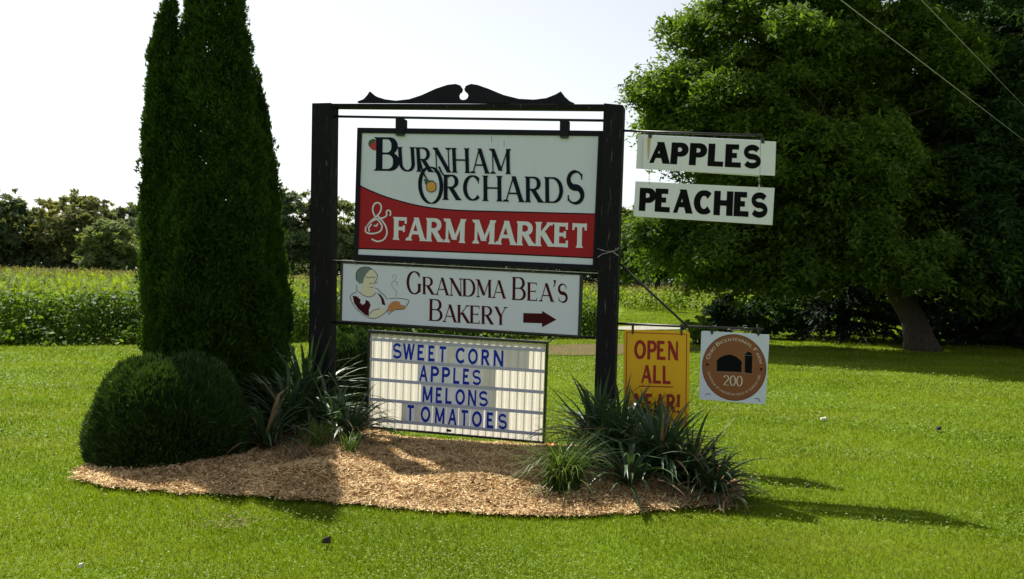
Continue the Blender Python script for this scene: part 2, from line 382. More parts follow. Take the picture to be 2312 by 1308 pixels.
# ------------------------------------------------------------------ corn fields and weedy edge
def corn_plants(X, Y, Hh, rscale):
    n = len(X); Vs = []; Ts = []
    for j in range(6):
        t = (j + 1.2) / 6.5; a = (j % 2) * math.pi + rng.normal(size=n) * .5 + (X * 7.1) % 6.28
        base = np.stack([X, Y, Hh * t * .8], 1); o = np.stack([np.cos(a), np.sin(a), 0 * a], 1); sd = np.stack([-np.sin(a), np.cos(a), 0 * a], 1)
        L = rng.uniform(.35, .6, n) * (1 - .35 * t); ww = .075 * rscale
        up = np.array([0, 0, 1.])
        p0 = base; p1 = base + o * (L * .45)[:, None] + up * (L * .42)[:, None]; p2 = base + o * L[:, None] + up * (L * rng.uniform(.0, .7, n))[:, None]
        q = sd * (ww / 2)[:, None]
        Vs.append(np.stack([p0 - q * .6, p0 + q * .6, p1 + q, p1 - q], 1)); Vs.append(np.stack([p1 - q, p1 + q, p2 + q * .1, p2 - q * .1], 1))
    a = rng.uniform(0, 3.14, n); q = np.stack([np.cos(a), np.sin(a), 0 * a], 1) * (.014 * rscale)[:, None]
    b = np.stack([X, Y, 0 * X], 1); tp = np.stack([X, Y, Hh * .9], 1); Vs.append(np.stack([b - q, b + q, tp + q * .5, tp - q * .5], 1))
    for j in range(3):
        a = rng.uniform(0, 6.28, n); o = np.stack([np.cos(a) * .09, np.sin(a) * .09, rng.uniform(.06, .16, n)], 1); q = np.stack([-np.sin(a), np.cos(a), 0 * a], 1) * (.010 * rscale)[:, None]
        tp = np.stack([X, Y, Hh * .88], 1); Ts.append(np.stack([tp - q, tp + q, tp + o + q * .6, tp + o - q * .6], 1))
    V = np.concatenate(Vs).reshape(-1, 3); T = np.concatenate([q[np.asarray(Y) > 33] for q in Ts]).reshape(-1, 3); return V, T
def field(name, poly, n, ymin, ymax, xmin, xmax, H0, label):
    Y = ymin * (ymax / ymin) ** rng.random(n); X = rng.uniform(xmin, xmax, n) * (Y / ymax * .8 + .2)
    Y = np.round(Y / .5) * .5 + rng.normal(size=n) * .06
    k = inpoly(X, Y, poly); X, Y = X[k], Y[k]
    V, T = corn_plants(X, Y, H0 * (1 + .10 * rng.normal(size=len(X)) + .07 * fsin(X * .6, Y * .6, 21)), np.clip(Y / 25, .9, 3.2))
    root = tag(mesh_obj(name, np_mesh(name, V, np.arange(len(V)).reshape(-1, 4), M['corn'])), label, kind='stuff')
    t = mesh_obj('tassel', np_mesh('tassel', T, np.arange(len(T)).reshape(-1, 4), M['tassel']), root); t['kind'] = 'stuff'
inner = [(-40, 16.4), (-9.3, 20.3), (2.4, 27.6), (6.6, 55), (6.6, 108), (-80, 108), (-60, 17)]
field('corn_field', inner, 11500, 17, 107, -78, 30, 1.36, 'green corn field with pale tassels left of and behind the sign')
field('corn_field', [(7.2, 51), (40, 46), (60, 108), (7.2, 108)], 4500, 46, 107, 6, 62, 1.32, 'far strip of corn beyond the gravel drive and lawn')
V, F = grid(np.linspace(-80, 60, 30), np.linspace(58, 108, 20), lambda x, y: .85 + .04 * np.sin(x * 3 + y))
n = 46000                                      # weeds along the edge
u = rng.random(n); ex = -14 + u * 16.9; ey = np.interp(ex, [-40, -9.5, 2.9], [15.0, 18.9, 26.5])
dep = rng.random(n) ** 1.6 * 2.2 + .35 * np.clip(fsin(ex * 2.2, ex, 31), -1, 1); hz = rng.random(n) ** .75
top = (1.02 + .24 * fsin(ex * 1.2, ex * .3, 5)) * np.clip(.45 + dep * 1.3, 0, 1)
C = np.stack([ex, ey + dep - .15 + .22 * fsin(ex, hz * 2, 6) - np.abs(rng.normal(size=n)) * .35 * (1 - hz), hz * top + .02], 1)
k = np.sin(C[:, 0] * 1.4 + 2 * np.sin(C[:, 0] * .37)) > -2
D = rand_dirs(n); D[:, 2] -= .25; D = unit(D); B = perp(D, unit(np.array([0, -.3, 1.]) + rng.normal(size=(n, 3)) * .5))
sz = rng.uniform(.06, .14, n); V, F = quads(C, D, B, sz, sz * .75)
tag(mesh_obj('weeds', np_mesh('weeds', V, F, M['weeds'])), 'dense broad leaved weeds along the edge of the corn', kind='stuff')

# ------------------------------------------------------------------ trees
def limb_tube(mb, p0, p1, r0, r1, sag=0, k=7, n=5, wob=.08):
    p0, p1 = Vector(p0), Vector(p1); L = (p1 - p0).length; pts = []
    for i in range(n + 1):
        t = i / n; p = p0.lerp(p1, t); p.z += sag * math.sin(math.pi * t) * L
        if 0 < i < n: p += Vector((random.gauss(0, wob), random.gauss(0, wob), random.gauss(0, wob * .5))) * L * .3
        pts.append(p)
    mb.tube(pts, [r0 + (r1 - r0) * i / n for i in range(n + 1)], k); return pts
def lumps_crown(cen, rad, nl, lr, nspray, nleaf, leaf, flat=.35, spr=.6, shell=.72, low=-.8, droop=.15, asp=.7):
    """leaf sprays spread over lumps that themselves sit over the crown's envelope"""
    cen, rad = np.array(cen), np.array(rad)
    d = rand_dirs(nl * 3); d = d[d[:, 2] > low][:nl]; nl = len(d)
    LC = cen + d * rad * rng.uniform(shell - .12, shell + .10, (nl, 1)); LR = lr * rng.uniform(.65, 1.35, nl)
    i = rng.integers(0, nl, nspray); sd = rand_dirs(nspray); sd[:, 2] = np.where(sd[:, 2] < -.3, -sd[:, 2], sd[:, 2])
    SC_ = LC[i] + sd * (LR[i] * rng.uniform(.55, 1.05, nspray))[:, None] * np.array([1, 1, .8])
    # interior sprays so that the crown is not a shell
    m = nspray // 8; SC_[:m] = cen + rand_dirs(m) * rad * (rng.random((m, 1)) ** .5 * .75)
    j = np.repeat(np.arange(nspray), nleaf); n = len(j); out = unit(SC_ - cen)
    N = unit(np.array([0, 0, 1.]) + out * .45 + rng.normal(size=(nspray, 3)) * flat)
    a = unit(np.cross(N, rand_dirs(nspray))); b = np.cross(N, a)
    rr = np.sqrt(rng.random(n)) * spr * rng.uniform(.5, 1.2, nspray)[j]; th = rng.uniform(0, 6.28, n)
    C = SC_[j] + a[j] * (rr * np.cos(th))[:, None] + b[j] * (rr * np.sin(th))[:, None] * asp + N[j] * (rng.normal(size=n) * spr * .13)[:, None]
    C[:, 2] -= droop * rr ** 2 / spr
    D = unit(a[j] * np.cos(th)[:, None] + b[j] * np.sin(th)[:, None] + rng.normal(size=(n, 3)) * .5); B = unit(np.cross(D, unit(N[j] + rng.normal(size=(n, 3)) * .5)))
    sz = leaf * rng.uniform(.6, 1.4, n); V, F = tris(C, D, B, sz, sz * .55); return V, F, LC
def tree(name, base, cen, rad, nl, lr, nspray, nleaf, leaf, mat, bark_, trunk_r, label, group=None, cat='tree', split=None, trunk_top=None, **kw):
    root = thing(name, base, label, cat, group)
    V, F, LC = lumps_crown(cen, rad, nl, lr, nspray, nleaf, leaf, **kw)
    o = mesh_obj('crown', np_mesh('crown', V, F, mat), root); from_world(o, root)
    mb = MB(); b = Vector(base); c = Vector(cen); sp_ = Vector(trunk_top) if trunk_top else b.lerp(c, split or .55)
    pts = [b + Vector((0, 0, -.2)), b + Vector((0, 0, .25)), b.lerp(sp_, .45) + Vector((.06, 0, 0)), sp_]
    mb.tube(pts, [trunk_r * 1.5, trunk_r * 1.08, trunk_r * .9, trunk_r * .72], 12)
    for q in LC[::max(1, len(LC) // 22)]:
        limb_tube(mb, b.lerp(sp_, random.uniform(.75, 1)), q, trunk_r * .38, trunk_r * .07, .04)
    mb.build('trunk', bark_, root, True); return root

# far tree line (about 110 m away)
def far_tree(px, top, wpx, mat, label, dep=104, low=0):
    base = at(px, 650, dep); base.z = 0; t = at(px, top, dep); wm = wpx / FPX * dep; H = t.z
    cen = (base.x, base.y, H * .56); n = int(260 + wm * 26)
    tree('distant_tree', base, cen, (wm * .5, wm * .42, H * .45), 34, wm * .15, n, 24, .50, mat, M['bark_dark'], .25, label, 'distant trees behind the corn field', low=-.95, spr=.75, flat=.5)
A, Bm, Cm = M['far_a'], M['far_b'], M['far_c']
for px, top, wpx, m, lab, dep in [
    (-25, 428, 210, Bm, 'dark tall distant tree cut by the left edge of the photo', 100),
    (62, 478, 170, A, 'low olive distant tree between the left edge tree and the tall brownish tree', 106),
    (-150, 450, 190, Bm, 'distant tree beyond the left edge of the photo', 104),
    (152, 443, 210, Cm, 'large brownish topped distant tree, highest in the left tree line', 103),
    (245, 498, 150, A, 'small lighter green tree standing in front of the distant tree line', 94),
    (300, 466, 170, Bm, 'grey green distant tree just left of the evergreen column', 108),
    (400, 470, 200, Bm, 'distant tree hidden behind the tall evergreen column', 106),
    (530, 465, 200, A, 'distant tree hidden behind the right side of the evergreen', 106),
    (655, 422, 140, Bm, 'dark distant tree seen between the evergreen column and left sign post', 100),
    (775, 424, 170, A, 'distant tree seen between the left post and the large sign board', 102),
    (900, 460, 200, Bm, 'distant tree behind the left half of the sign boards', 106),
    (1040, 455, 200, A, 'distant tree behind the middle of the sign boards', 104),
    (1190, 470, 200, Bm, 'distant tree behind the right half of the sign boards', 106),
    (1320, 480, 190, A, 'distant tree behind the right sign post', 104),
    (1440, 450, 190, A, 'distant tree just right of the right sign post', 90)]:
    far_tree(px, top, wpx * 1.12, m, lab, dep)
# undergrowth in front of the wood's foot, reads as one mass
n = 38000; X = rng.uniform(-95, 75, n); Z = rng.random(n) ** .8 * (4.2 + 1.2 * fsin(X * .25, X * .1, 9)); Y = 100 + rng.random(n) * 6 + Z * .5
D = rand_dirs(n); B = perp(D); sz = rng.uniform(.35, .8, n); V, F = tris(np.stack([X, Y, Z], 1), D, B, sz, sz * .7)
tag(mesh_obj('undergrowth', np_mesh('undergrowth', V, F, Bm)), 'dark undergrowth along the foot of the distant wood', kind='stuff')

# large locust at the right, its lower left neighbour, and dark trees behind
tb = ground(2075, 790)
def LT(px, py, Y): p = at(px, py, Y); return (p.x, p.y, p.z)
root = thing('locust_tree', tb, 'big spreading tree with feathery sunlit leaves and leaning grey trunk at right', 'tree')
def blob_crown(blobs, mat, root, leaf=.135, nleaf=84, asp=.38, spr=.78):
    Vs, Fs, o_, LCs = [], [], 0, []
    for (p, Y, rad, nl, ns) in blobs:
        V, F, LC = lumps_crown(LT(*p, Y), rad, nl, .60, int(ns * .88), nleaf, leaf, flat=.30, spr=spr, shell=.8, low=-.75, droop=.28, asp=asp)
        Vs.append(V); Fs.append(F + o_); o_ += len(V); LCs += [tuple(q) for q in LC[::3]]
    o = mesh_obj('crown', np_mesh('crown', np.concatenate(Vs), np.concatenate(Fs), mat), root); from_world(o, root); return LCs
LCs = blob_crown([((1730, 90), 25, (2.7, 3.0, 2.3), 30, 700), ((1590, 250), 24.5, (1.9, 2.2, 1.4), 20, 400), ((1510, 240), 24.6, (1.1, 1.4, .9), 10, 110), ((1850, 40), 26, (3.0, 3.2, 2.4), 26, 520), ((1680, 360), 24.8, (2.5, 2.6, 1.4), 24, 500),
    ((1840, 370), 24, (2.4, 2.4, 1.9), 24, 500), ((1620, 545), 25, (2.6, 2.6, 1.0), 22, 460), ((1840, 560), 24.5, (2.4, 2.4, 1.2), 20, 400), ((2000, 200), 25.5, (2.6, 3.0, 2.6), 22, 400),
    ((1990, 480), 24.2, (2.2, 2.0, 1.7), 18, 320), ((1960, -160), 26.5, (5.0, 4.0, 2.4), 24, 420), ((1720, 630), 25.0, (1.8, 1.8, .5), 12, 180), ((2080, 600), 23.8, (2.2, 1.8, 1.0), 16, 260)], M['locust'], root)
mb = MB(); b = Vector(tb)
tp = [b + Vector((.1, 0, -.2)), b + Vector((0, 0, .25)), at(2062, 720, 25.4), at(2030, 665, 25.3), at(1990, 600, 25.3), at(1960, 480, 25.5)]
mb.tube(tp, [.60, .42, .35, .31, .27, .22], 14)
mb.tube([at(2030, 665, 25.3), at(2080, 560, 25.6), at(2120, 430, 25.9), at(2110, 250, 26.1)], [.28, .24, .2, .14], 10)
mb.tube([at(1960, 480, 25.5), at(1900, 350, 25.5), at(1860, 200, 25.6), at(1870, 60, 25.8)], [.26, .2, .15, .09], 10)
joints = [tp[4], tp[5], at(2080, 560, 25.6), at(2110, 250, 26.1), at(1900, 350, 25.5), at(1860, 200, 25.6), at(1870, 60, 25.8)]
for q in LCs[::2]:
    q = Vector(q); j = min(joints, key=lambda a: (a - q).length + (2 if a.z > q.z else 0)); limb_tube(mb, j, q, .085, .018, .05, 6)
mb.build('trunk', M['bark'], root, True)

bt = ground(2245, 775); rt2 = thing('dark_tree', bt, 'dense dark leafy tree right of the leaning trunk, in the deepest shade', 'tree')
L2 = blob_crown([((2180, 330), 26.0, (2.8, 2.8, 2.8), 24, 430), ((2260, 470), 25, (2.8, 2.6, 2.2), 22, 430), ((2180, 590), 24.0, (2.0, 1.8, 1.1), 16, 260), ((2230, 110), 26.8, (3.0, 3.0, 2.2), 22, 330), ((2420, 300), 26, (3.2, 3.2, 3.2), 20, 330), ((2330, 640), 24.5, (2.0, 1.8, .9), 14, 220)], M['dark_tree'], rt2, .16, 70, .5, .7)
mb = MB(); q0 = Vector(bt); q1 = at(2250, 520, 26.5); q2 = at(2240, 200, 26.8); mb.tube([q0 - Vector((0, 0, .2)), q0.lerp(q1, .3), q1, q2], [.36, .28, .2, .1], 10)
for q in L2[::2]: limb_tube(mb, q1 if q[2] < q2.z - 1 else q2, Vector(q), .07, .015, .05, 6)
mb.build('trunk', M['bark_dark'], rt2, True)
bt = at(1480, 700, 70); bt.z = 0
tree('leafy_tree', bt, LT(1490, 560, 70), (4.6, 4.0, 3.7), 34, 1.4, 1000, 34, .30, M['locust'], M['bark_dark'], .25, 'round green tree beyond the far corn, right of the right sign post', low=-.9, spr=.9)
bt = at(1640, 700, 66); bt.z = 0
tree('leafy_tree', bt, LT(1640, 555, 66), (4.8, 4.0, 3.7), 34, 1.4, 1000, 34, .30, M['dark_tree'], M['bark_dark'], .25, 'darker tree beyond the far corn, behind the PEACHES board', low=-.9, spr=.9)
bt = at(2190, 760, 32); bt.z = 0
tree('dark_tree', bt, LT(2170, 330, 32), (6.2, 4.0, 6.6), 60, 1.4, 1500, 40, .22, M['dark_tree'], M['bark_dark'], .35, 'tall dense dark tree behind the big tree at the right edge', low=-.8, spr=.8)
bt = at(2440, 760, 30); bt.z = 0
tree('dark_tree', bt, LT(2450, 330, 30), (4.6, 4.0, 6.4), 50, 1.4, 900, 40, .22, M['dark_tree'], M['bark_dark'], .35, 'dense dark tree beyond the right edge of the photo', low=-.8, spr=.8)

def conifer(px, base_y, Y, H, rb, label, seed, zlow=.6, nwh=34):
    base = at(px, 700, Y); base.z = 0; root = thing('spruce_tree', base, label, 'tree'); Cs, Ds, Ls = [], [], []; mb = MB(); mb.tube([base, base + Vector((0, 0, H * .5)), base + Vector((0, 0, H))], [.24, .15, .02], 10)
    for wv in range(nwh):
        t = wv / nwh; z = zlow + (H - zlow) * t; r = rb * (1 - t) ** .8 * random.uniform(.8, 1.1); nb = 9 if t < .7 else 6
        for b_ in range(nb):
            a = random.uniform(0, 6.28); d = np.array([math.cos(a), math.sin(a), 0]); L = r * random.uniform(.7, 1.1)
            tip = np.array(base) + d * L + np.array([0, 0, z - L * .22]); st = np.array(base) + np.array([0, 0, z])
            mb.tube([st, (st + tip) / 2 + np.array([0, 0, L * .05]), tip], [.04, .025, .008], 5, False)
            m = int(28 * L) + 10; s = rng.random(m) ** .7; p = st + (tip - st) * s[:, None]; p[:, 2] += L * .05 * np.sin(math.pi * s)
            sd_ = np.cross(d, [0, 0, 1]); off = rng.normal(size=m) * .28 * (1.1 - s * .6) * min(1, L / 2); p = p + sd_ * off[:, None]; p[:, 2] -= np.abs(off) * .3 + rng.random(m) * .14
            Cs.append(p); Ds.append(unit(d * .6 + sd_ * np.sign(off)[:, None] * .7 + np.array([0, 0, -.5]) + rng.normal(size=(m, 3)) * .3)); 
    C = np.concatenate(Cs); D = np.concatenate(Ds); B = perp(D); sz = rng.uniform(.18, .36, len(C)); V, F = quads(C, D, B, sz, sz * .32)
    o = mesh_obj('foliage', np_mesh('foliage', V, F, M['spruce']), root); from_world(o, root); mb.build('trunk', M['bark_dark'], root, True)
conifer(1905, 780, 29.5, 13.5, 3.7, 'dark spruce with drooping branches behind the big tree, left of its trunk', 1)
conifer(2290, 780, 28.5, 12.5, 3.6, 'dark spruce behind the big tree at the far right edge', 2, .3)

def bush(name, cen, rad, n, leaf, mat, label, group=None, nl=26, cat='bush', stems=True):
    base = Vector((cen[0], cen[1], 0)); root = thing(name, base, label, cat, group)
    V, F, LC = lumps_crown(cen, rad, nl, min(rad) * .35, n // 30, 30, leaf, flat=.7, spr=min(rad) * .3, shell=.72, low=-.95, droop=.1)
    V[:, 2] = np.maximum(V[:, 2], .01 + rng.random(len(V)) * .03)
    o = mesh_obj('foliage', np_mesh('foliage', V, F, mat), root); from_world(o, root)
    mb = MB()
    for q in LC[::4]: limb_tube(mb, base + Vector((random.gauss(0, .08), random.gauss(0, .08), 0)), q, .03, .008, 0, 5, 3)
    mb.build('stem', M['bark_dark'], root, True)
for (px, py, Y, rad, lab) in [((1645), 715, 27.5, (.95, .8, .62), 'low dark bush left of the big tree above the round farm plaque'),
                              (1725, 735, 28.6, (1.1, .9, .75), 'dark bush in the shade between the low bush and the spruce'),
                              (1815, 742, 30.5, (1.3, .9, .8), 'dark bush under the spruce branches left of the trunk'),
                              (1960, 725, 33, (1.7, 1.0, 1.15), 'dark bush right behind the leaning trunk'),
                              (2150, 715, 32, (1.8, 1.0, 1.2), 'dark bush in the shade right of the leaning trunk'),
                              (2290, 700, 31, (1.8, 1.0, 1.35), 'dark bush in the shade at the right edge of the photo')]:
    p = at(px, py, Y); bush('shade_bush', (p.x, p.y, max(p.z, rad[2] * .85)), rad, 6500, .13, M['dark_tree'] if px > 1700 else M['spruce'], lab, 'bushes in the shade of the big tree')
p = at(1578, 762, 24.5); bush('leafy_shrub', (p.x, p.y, .42), (.42, .4, .42), 2600, .10, M['weeds'], 'small bright green shrub between the yellow sign and the farm plaque')

# ------------------------------------------------------------------ arborvitae
def arbor(prof, Y, nclump, label, group, seed):
    P = [(at(cx, py, Y), max(hw - 13, 4) / FPX * Y) for (py, cx, hw) in prof]; zs = np.array([p.z for p, _ in P])[::-1]; xs_ = np.array([p.x for p, _ in P])[::-1]; rs = np.array([r for _, r in P])[::-1]
    base = Vector((xs_[0], Y, .05)); root = thing('arborvitae', base, label, 'evergreen tree', group)
    z = np.linspace(.12, zs[-1], 400); rr = np.interp(z, zs, rs); cdf = np.cumsum(rr); cdf /= cdf[-1]
    u = rng.random(nclump); cz = np.interp(u, cdf, z); th = rng.uniform(0, 6.283, nclump); r = np.interp(cz, zs, rs)
    lump = np.sin(th * 5 + cz * 2.3 + seed) * .3 + np.sin(cz * 9 + th * 3 + seed) * .35 + np.sin(th * 11 - cz * 6.0) * .3 + np.sin(cz * 23 + th * 7) * .35
    depth = np.where(rng.random(nclump) < .72, rng.uniform(.93, 1.03, nclump), rng.uniform(.62, .92, nclump))
    r = np.maximum(r * depth * (1 + .115 * lump) - .02 + np.where(rng.random(nclump) < .08, rng.uniform(.02, .06, nclump), 0), .02)
    C0 = np.stack([np.interp(cz, zs, xs_) + r * np.cos(th), Y + r * np.sin(th), cz + rng.normal(size=nclump) * .04], 1)
    k = 32; j = np.repeat(np.arange(nclump), k); n = len(j)
    out = np.stack([np.cos(th), np.sin(th), 0 * th], 1); out = unit(out + rng.normal(size=(nclump, 3)) * .35); up = np.array([0, 0, 1.])
    side = unit(np.cross(out, up)); N = unit(side + out * rng.normal(size=(nclump, 1)) * .8)         # fan plane normal
    dd = unit(rand_dirs(n) + out[j] * .55 + up * .15); rb = rng.uniform(.045, .085, nclump) * (.7 + .5 * np.clip(r / .5, 0, 1))
    C = C0[j] + dd * (rb[j] * rng.uniform(.7, 1.05, n))[:, None] * np.array([1, 1, 1.25])
    D = unit(dd * .9 + up * .75 + rng.normal(size=(n, 3)) * .35); L = rng.uniform(.022, .048, n)
    B = unit(np.cross(D, unit(N[j] + rng.normal(size=(n, 3)) * .6))); V, F = tris(C, D, B, L, L * rng.uniform(.45, .75, n))
    o = mesh_obj('foliage', np_mesh('foliage', V, F, M['arbor']), root); from_world(o, root)
    mb = MB(); top = Vector((xs_[-1], Y, zs[-1] - .1)); mb.tube([base - Vector((0, 0, .1)), base.lerp(top, .5), top], [.11, .07, .01], 8)
    for q in range(70):
        i = random.randrange(nclump); ax_ = float(np.interp(C0[i][2], zs, xs_)); mb.tube([(ax_, Y, max(.1, C0[i][2] - .25)), (ax_ + (C0[i][0] - ax_) * .75, Y + (C0[i][1] - Y) * .75, C0[i][2])], [.014, .004], 4, False)
    mb.build('trunk', M['bark_dark'], root, True)
grp = None
arbor([(-175, 484, 14), (-130, 486, 36), (0, 487, 68), (150, 482, 88), (300, 482, 104), (450, 484, 124), (600, 486, 138), (750, 490, 146), (880, 490, 146), (960, 490, 128)], 9.3, 8200, 'tallest middle spire of the three dark arborvitae left of the sign', grp, 1.0)
arbor([(-22, 386, 18), (15, 382, 26), (100, 373, 38), (200, 372, 47), (300, 373, 54), (450, 376, 60), (600, 386, 70), (780, 396, 70), (900, 398, 62)], 9.15, 3600, 'left arborvitae spire with bright green edge, its top just below the photo edge', grp, 2.0)
arbor([(158, 576, 8), (190, 578, 17), (250, 585, 28), (400, 590, 42), (560, 594, 50), (650, 597, 60), (760, 600, 60), (900, 600, 55)], 9.6, 3000, 'shortest right arborvitae spire, lowest of the three, beside the left post', grp, 3.0)

# ------------------------------------------------------------------ clipped yews
def yew(cen, rad, n, label, seed):
    base = Vector((cen[0], cen[1], .03)); root = thing('round_yew', base, label, 'shrub', 'clipped round yews in the mulch bed')
    ph = np.arcsin(np.clip(rng.random(n) ** .9, 0, 1)); th = rng.uniform(0, 6.283, n); lay = np.where(rng.random(n) < .72, rng.uniform(.95, 1.02, n), rng.uniform(.7, .95, n))
    zz = np.sin(ph) ** .95; rr = np.cos(ph) ** .66 * (1 - .10 * np.clip(.35 - zz, 0, 1) / .35)
    lump = .045 * np.sin(th * 4 + seed) + .04 * np.sin(zz * 6 + th * 2 + seed) + .02 * np.sin(th * 11 + zz * 9)
    d = np.stack([rr * np.cos(th), rr * np.sin(th), zz], 1); C = np.array([cen[0], cen[1], -.02]) + d * np.array(rad) * (lay * (1 + lump))[:, None]
    C[:, 2] += .03; d = unit(np.stack([np.cos(th) * np.cos(ph), np.sin(th) * np.cos(ph), np.sin(ph)], 1))
    m = len(C); j = np.repeat(np.arange(m), 5); q = len(j)
    D = unit(d[j] * .8 + np.array([0, 0, .55]) + rng.normal(size=(q, 3)) * .42); L = rng.uniform(.03, .065, q)
    Cq = C[j] + D * (L * .4)[:, None] + rng.normal(size=(q, 3)) * .012; B = perp(D); V, F = tris(Cq, D, B, L, L * .3)
    o = mesh_obj('foliage', np_mesh('foliage', V, F, M['yew']), root); from_world(o, root)
    mb = MB()
    for i in range(60):
        t = C[random.randrange(m)]; limb_tube(mb, base, (Vector(t) - base) * .85 + base, .014, .004, 0, 4, 2)
    mb.build('stem', M['bark_dark'], root)
c = at(384, 935, 7.68); yew((c.x, 7.68, .50), (.635, .66, .81), 30000, 'large round dark yew at the left end of the mulch bed', .4)
c = at(775, 880, 9.9); yew((c.x + .02, 10.0, .42), (.40, .42, .92), 9000, 'smaller dark rounded yew behind the left post and the letter board', 2.1)

# ------------------------------------------------------------------ yuccas and lilies
def blade_mesh(L, W, a0, a1, p, seg=8, fold=.25, kink=None, tw=0.0):
    vs, fs = [], []; pos = Vector((0, 0, 0))
    for i in range(seg + 1):
        t = i / seg; ang = a0 + (a1 - a0) * t ** p
        if kink and t > kink: ang = a1 + .9
        d = Vector((math.sin(ang), 0, math.cos(ang)))
        if i: pos = pos + d * (L / seg)
        wv = W * (.55 + .9 * t if t < .4 else .91 * (1 - (t - .4) / .6) ** .75 + .0) * .5; nrm = Vector((math.cos(ang), 0, -math.sin(ang))); q = Vector((math.sin(tw * t) * .3, math.cos(tw * t), 0))
        vs += [pos + q * wv - nrm * wv * fold, pos.copy(), pos - q * wv - nrm * wv * fold]
        if i: a = (i - 1) * 3; b = i * 3; fs += [(a, b, b + 1, a + 1), (a + 1, b + 1, b + 2, a + 2)]
    me = bpy.data.meshes.new('leaf'); me.from_pydata(vs, [], fs); me.materials.append(M['yucca']); me.polygons.foreach_set('use_smooth', [True] * len(fs)); return me
BL = [blade_mesh(.66, .038, R(4), R(14), 1.5), blade_mesh(.62, .042, R(10), R(32), 1.6), blade_mesh(.66, .044, R(18), R(62), 1.8), blade_mesh(.62, .042, R(28), R(95), 1.7), blade_mesh(.64, .046, R(40), R(125), 1.5),
      blade_mesh(.60, .044, R(50), R(120), 1.3), blade_mesh(.58, .040, R(62), R(110), 1.2), blade_mesh(.62, .040, R(25), R(40), 1.2, kink=.62), blade_mesh(.62, .044, R(12), R(26), 1.2, kink=.74), blade_mesh(.5, .036, R(70), R(105), 1.0), blade_mesh(.60, .038, R(34), R(50), 1.3, tw=1.2)]
BD = []
for m_ in BL:
    q_ = m_.copy(); q_.materials[0] = M['dry']; BD.append(q_)
def yucca(x, y, z, s, n, label, upright=1.0, cat='yucca', group='yucca clumps in the mulch bed', wide=1.0):
    root = thing('yucca', (x, y, z), label, cat, group)
    n = int(n * 1.5)
    for i in range(n):
        t = i / n; pick = [9, 6, 5, 4, 5, 4, 4, 3, 7, 3, 10, 2, 3, 8, 1][min(14, int(t * 15 * upright + random.uniform(0, 1.6)))]
        o = bpy.data.objects.new('leaf', (BD if random.random() < (.16 if pick in (9, 6, 5) else .03) else BL)[pick]); rad = .05 * (1 - t)
        a = i * 2.39996 + random.gauss(0, .2); o.location = (math.cos(a) * rad, math.sin(a) * rad, .02 + .05 * t)
        k = s * 1.3 * random.uniform(.75, 1.15); o.rotation_euler = (random.gauss(0, .09), random.gauss(0, .09), a); o.scale = (k * random.uniform(.9, 1.15), k * .95 * wide, k); link(o, root)
def gz(x, y): return float(bed_h(np.array([x]), np.array([y]))[0])
def base_at(px, py, dz=0): p = ground(px, py, .08); return p.x, p.y, gz(p.x, p.y) + dz
for (px, py, s, n, up, lab) in [
    (1400, 1045, .84, 100, 1.0, 'tall yucca in front of the right post, partly hiding the yellow sign'),
    (1345, 1025, .88, 76, .95, 'yucca at the foot of the right post reaching left toward the letter board'),
    (1490, 1075, .82, 96, .96, 'yucca below the yellow sign, middle of the right clump'),
    (1470, 1025, .74, 70, 1.0, 'yucca right behind the middle one, its tips over the yellow sign'),
    (1560, 1082, .72, 84, .72, 'low spreading yucca below the farm plaque'),
    (1610, 1100, .62, 64, .6, 'outermost small yucca at the right end of the clump, leaves lying on the mulch'),
    (1420, 1098, .66, 40, .6, 'low yucca in the front of the right clump'),
    (650, 985, .9, 70, .9, 'yucca between the large round yew and the left post'),
    (690, 965, 1.10, 70, 1.1, 'tallest left yucca, its upright leaves beside the left post'),
    (745, 990, .80, 44, .95, 'yucca in front of the left post with sunlit leaves'),
    (790, 1000, .70, 40, .75, 'small yucca between the left post and the letter board'),
    (600, 1010, .80, 36, .8, 'small dark yucca tucked against the right side of the large yew')]:
    yucca(*base_at(px, py), s, n, lab, up)
def strap_clump(name, x, y, z, n, L, W, mat, label, cat, spread=1.0, group=None, mats=None):
    root = thing(name, (x, y, z), label, cat, group); Vs, Fs, o_ = [], [], 0; seg = 6
    for i in range(n):
        a = random.uniform(0, 6.28); l = L * random.uniform(.6, 1.1); a0 = abs(random.gauss(.15, .25)) * spread; a1 = a0 + random.uniform(.5, 2.0) * spread; w_ = W * random.uniform(.7, 1.2)
        d = Vector((math.cos(a), math.sin(a), 0)); sdv = Vector((-math.sin(a), math.cos(a), 0)); p = Vector((random.gauss(0, .05), random.gauss(0, .05), 0)) * spread
        for k_ in range(seg + 1):
            t = k_ / seg; an = a0 + (a1 - a0) * t ** 1.6
            if k_: p = p + (d * math.sin(an) + Vector((0, 0, math.cos(an)))) * (l / seg)
            ww = w_ * .5 * (1 - t ** 2 * .95); Vs += [tuple(p - sdv * ww), tuple(p + sdv * ww)]
            if k_: b = o_ + (k_ - 1) * 2; Fs.append((b, b + 1, b + 3, b + 2))
        o_ += (seg + 1) * 2
    f = mesh_obj('foliage', np_mesh('foliage', Vs, Fs, mat, True), root); f['kind'] = 'stuff'; return root
x, y, z = base_at(1272, 1098); lily = strap_clump('daylily', x, y, z, 330, .58, .013, M['lily'], 'daylily clump with thin arching leaves and one orange flower, left of the yuccas', 'daylily', 1.15)
x2, y2, z2 = base_at(1330, 1060); strap_clump('daylily', x2, y2, z2, 110, .46, .013, M['lily'], 'second thin leaved daylily tucked behind the first, no flower', 'daylily', 1.1)
mb = MB(); fp = at(1243, 1006, y + .02) - lily.location; mb.tube([Vector((-.02, 0, 0)), fp * .6 + Vector((0, 0, .04)), fp], .003, 5)
o = mb.build('flower_stalk', M['lily'], None); o.parent = lily
V_, F_ = [], []
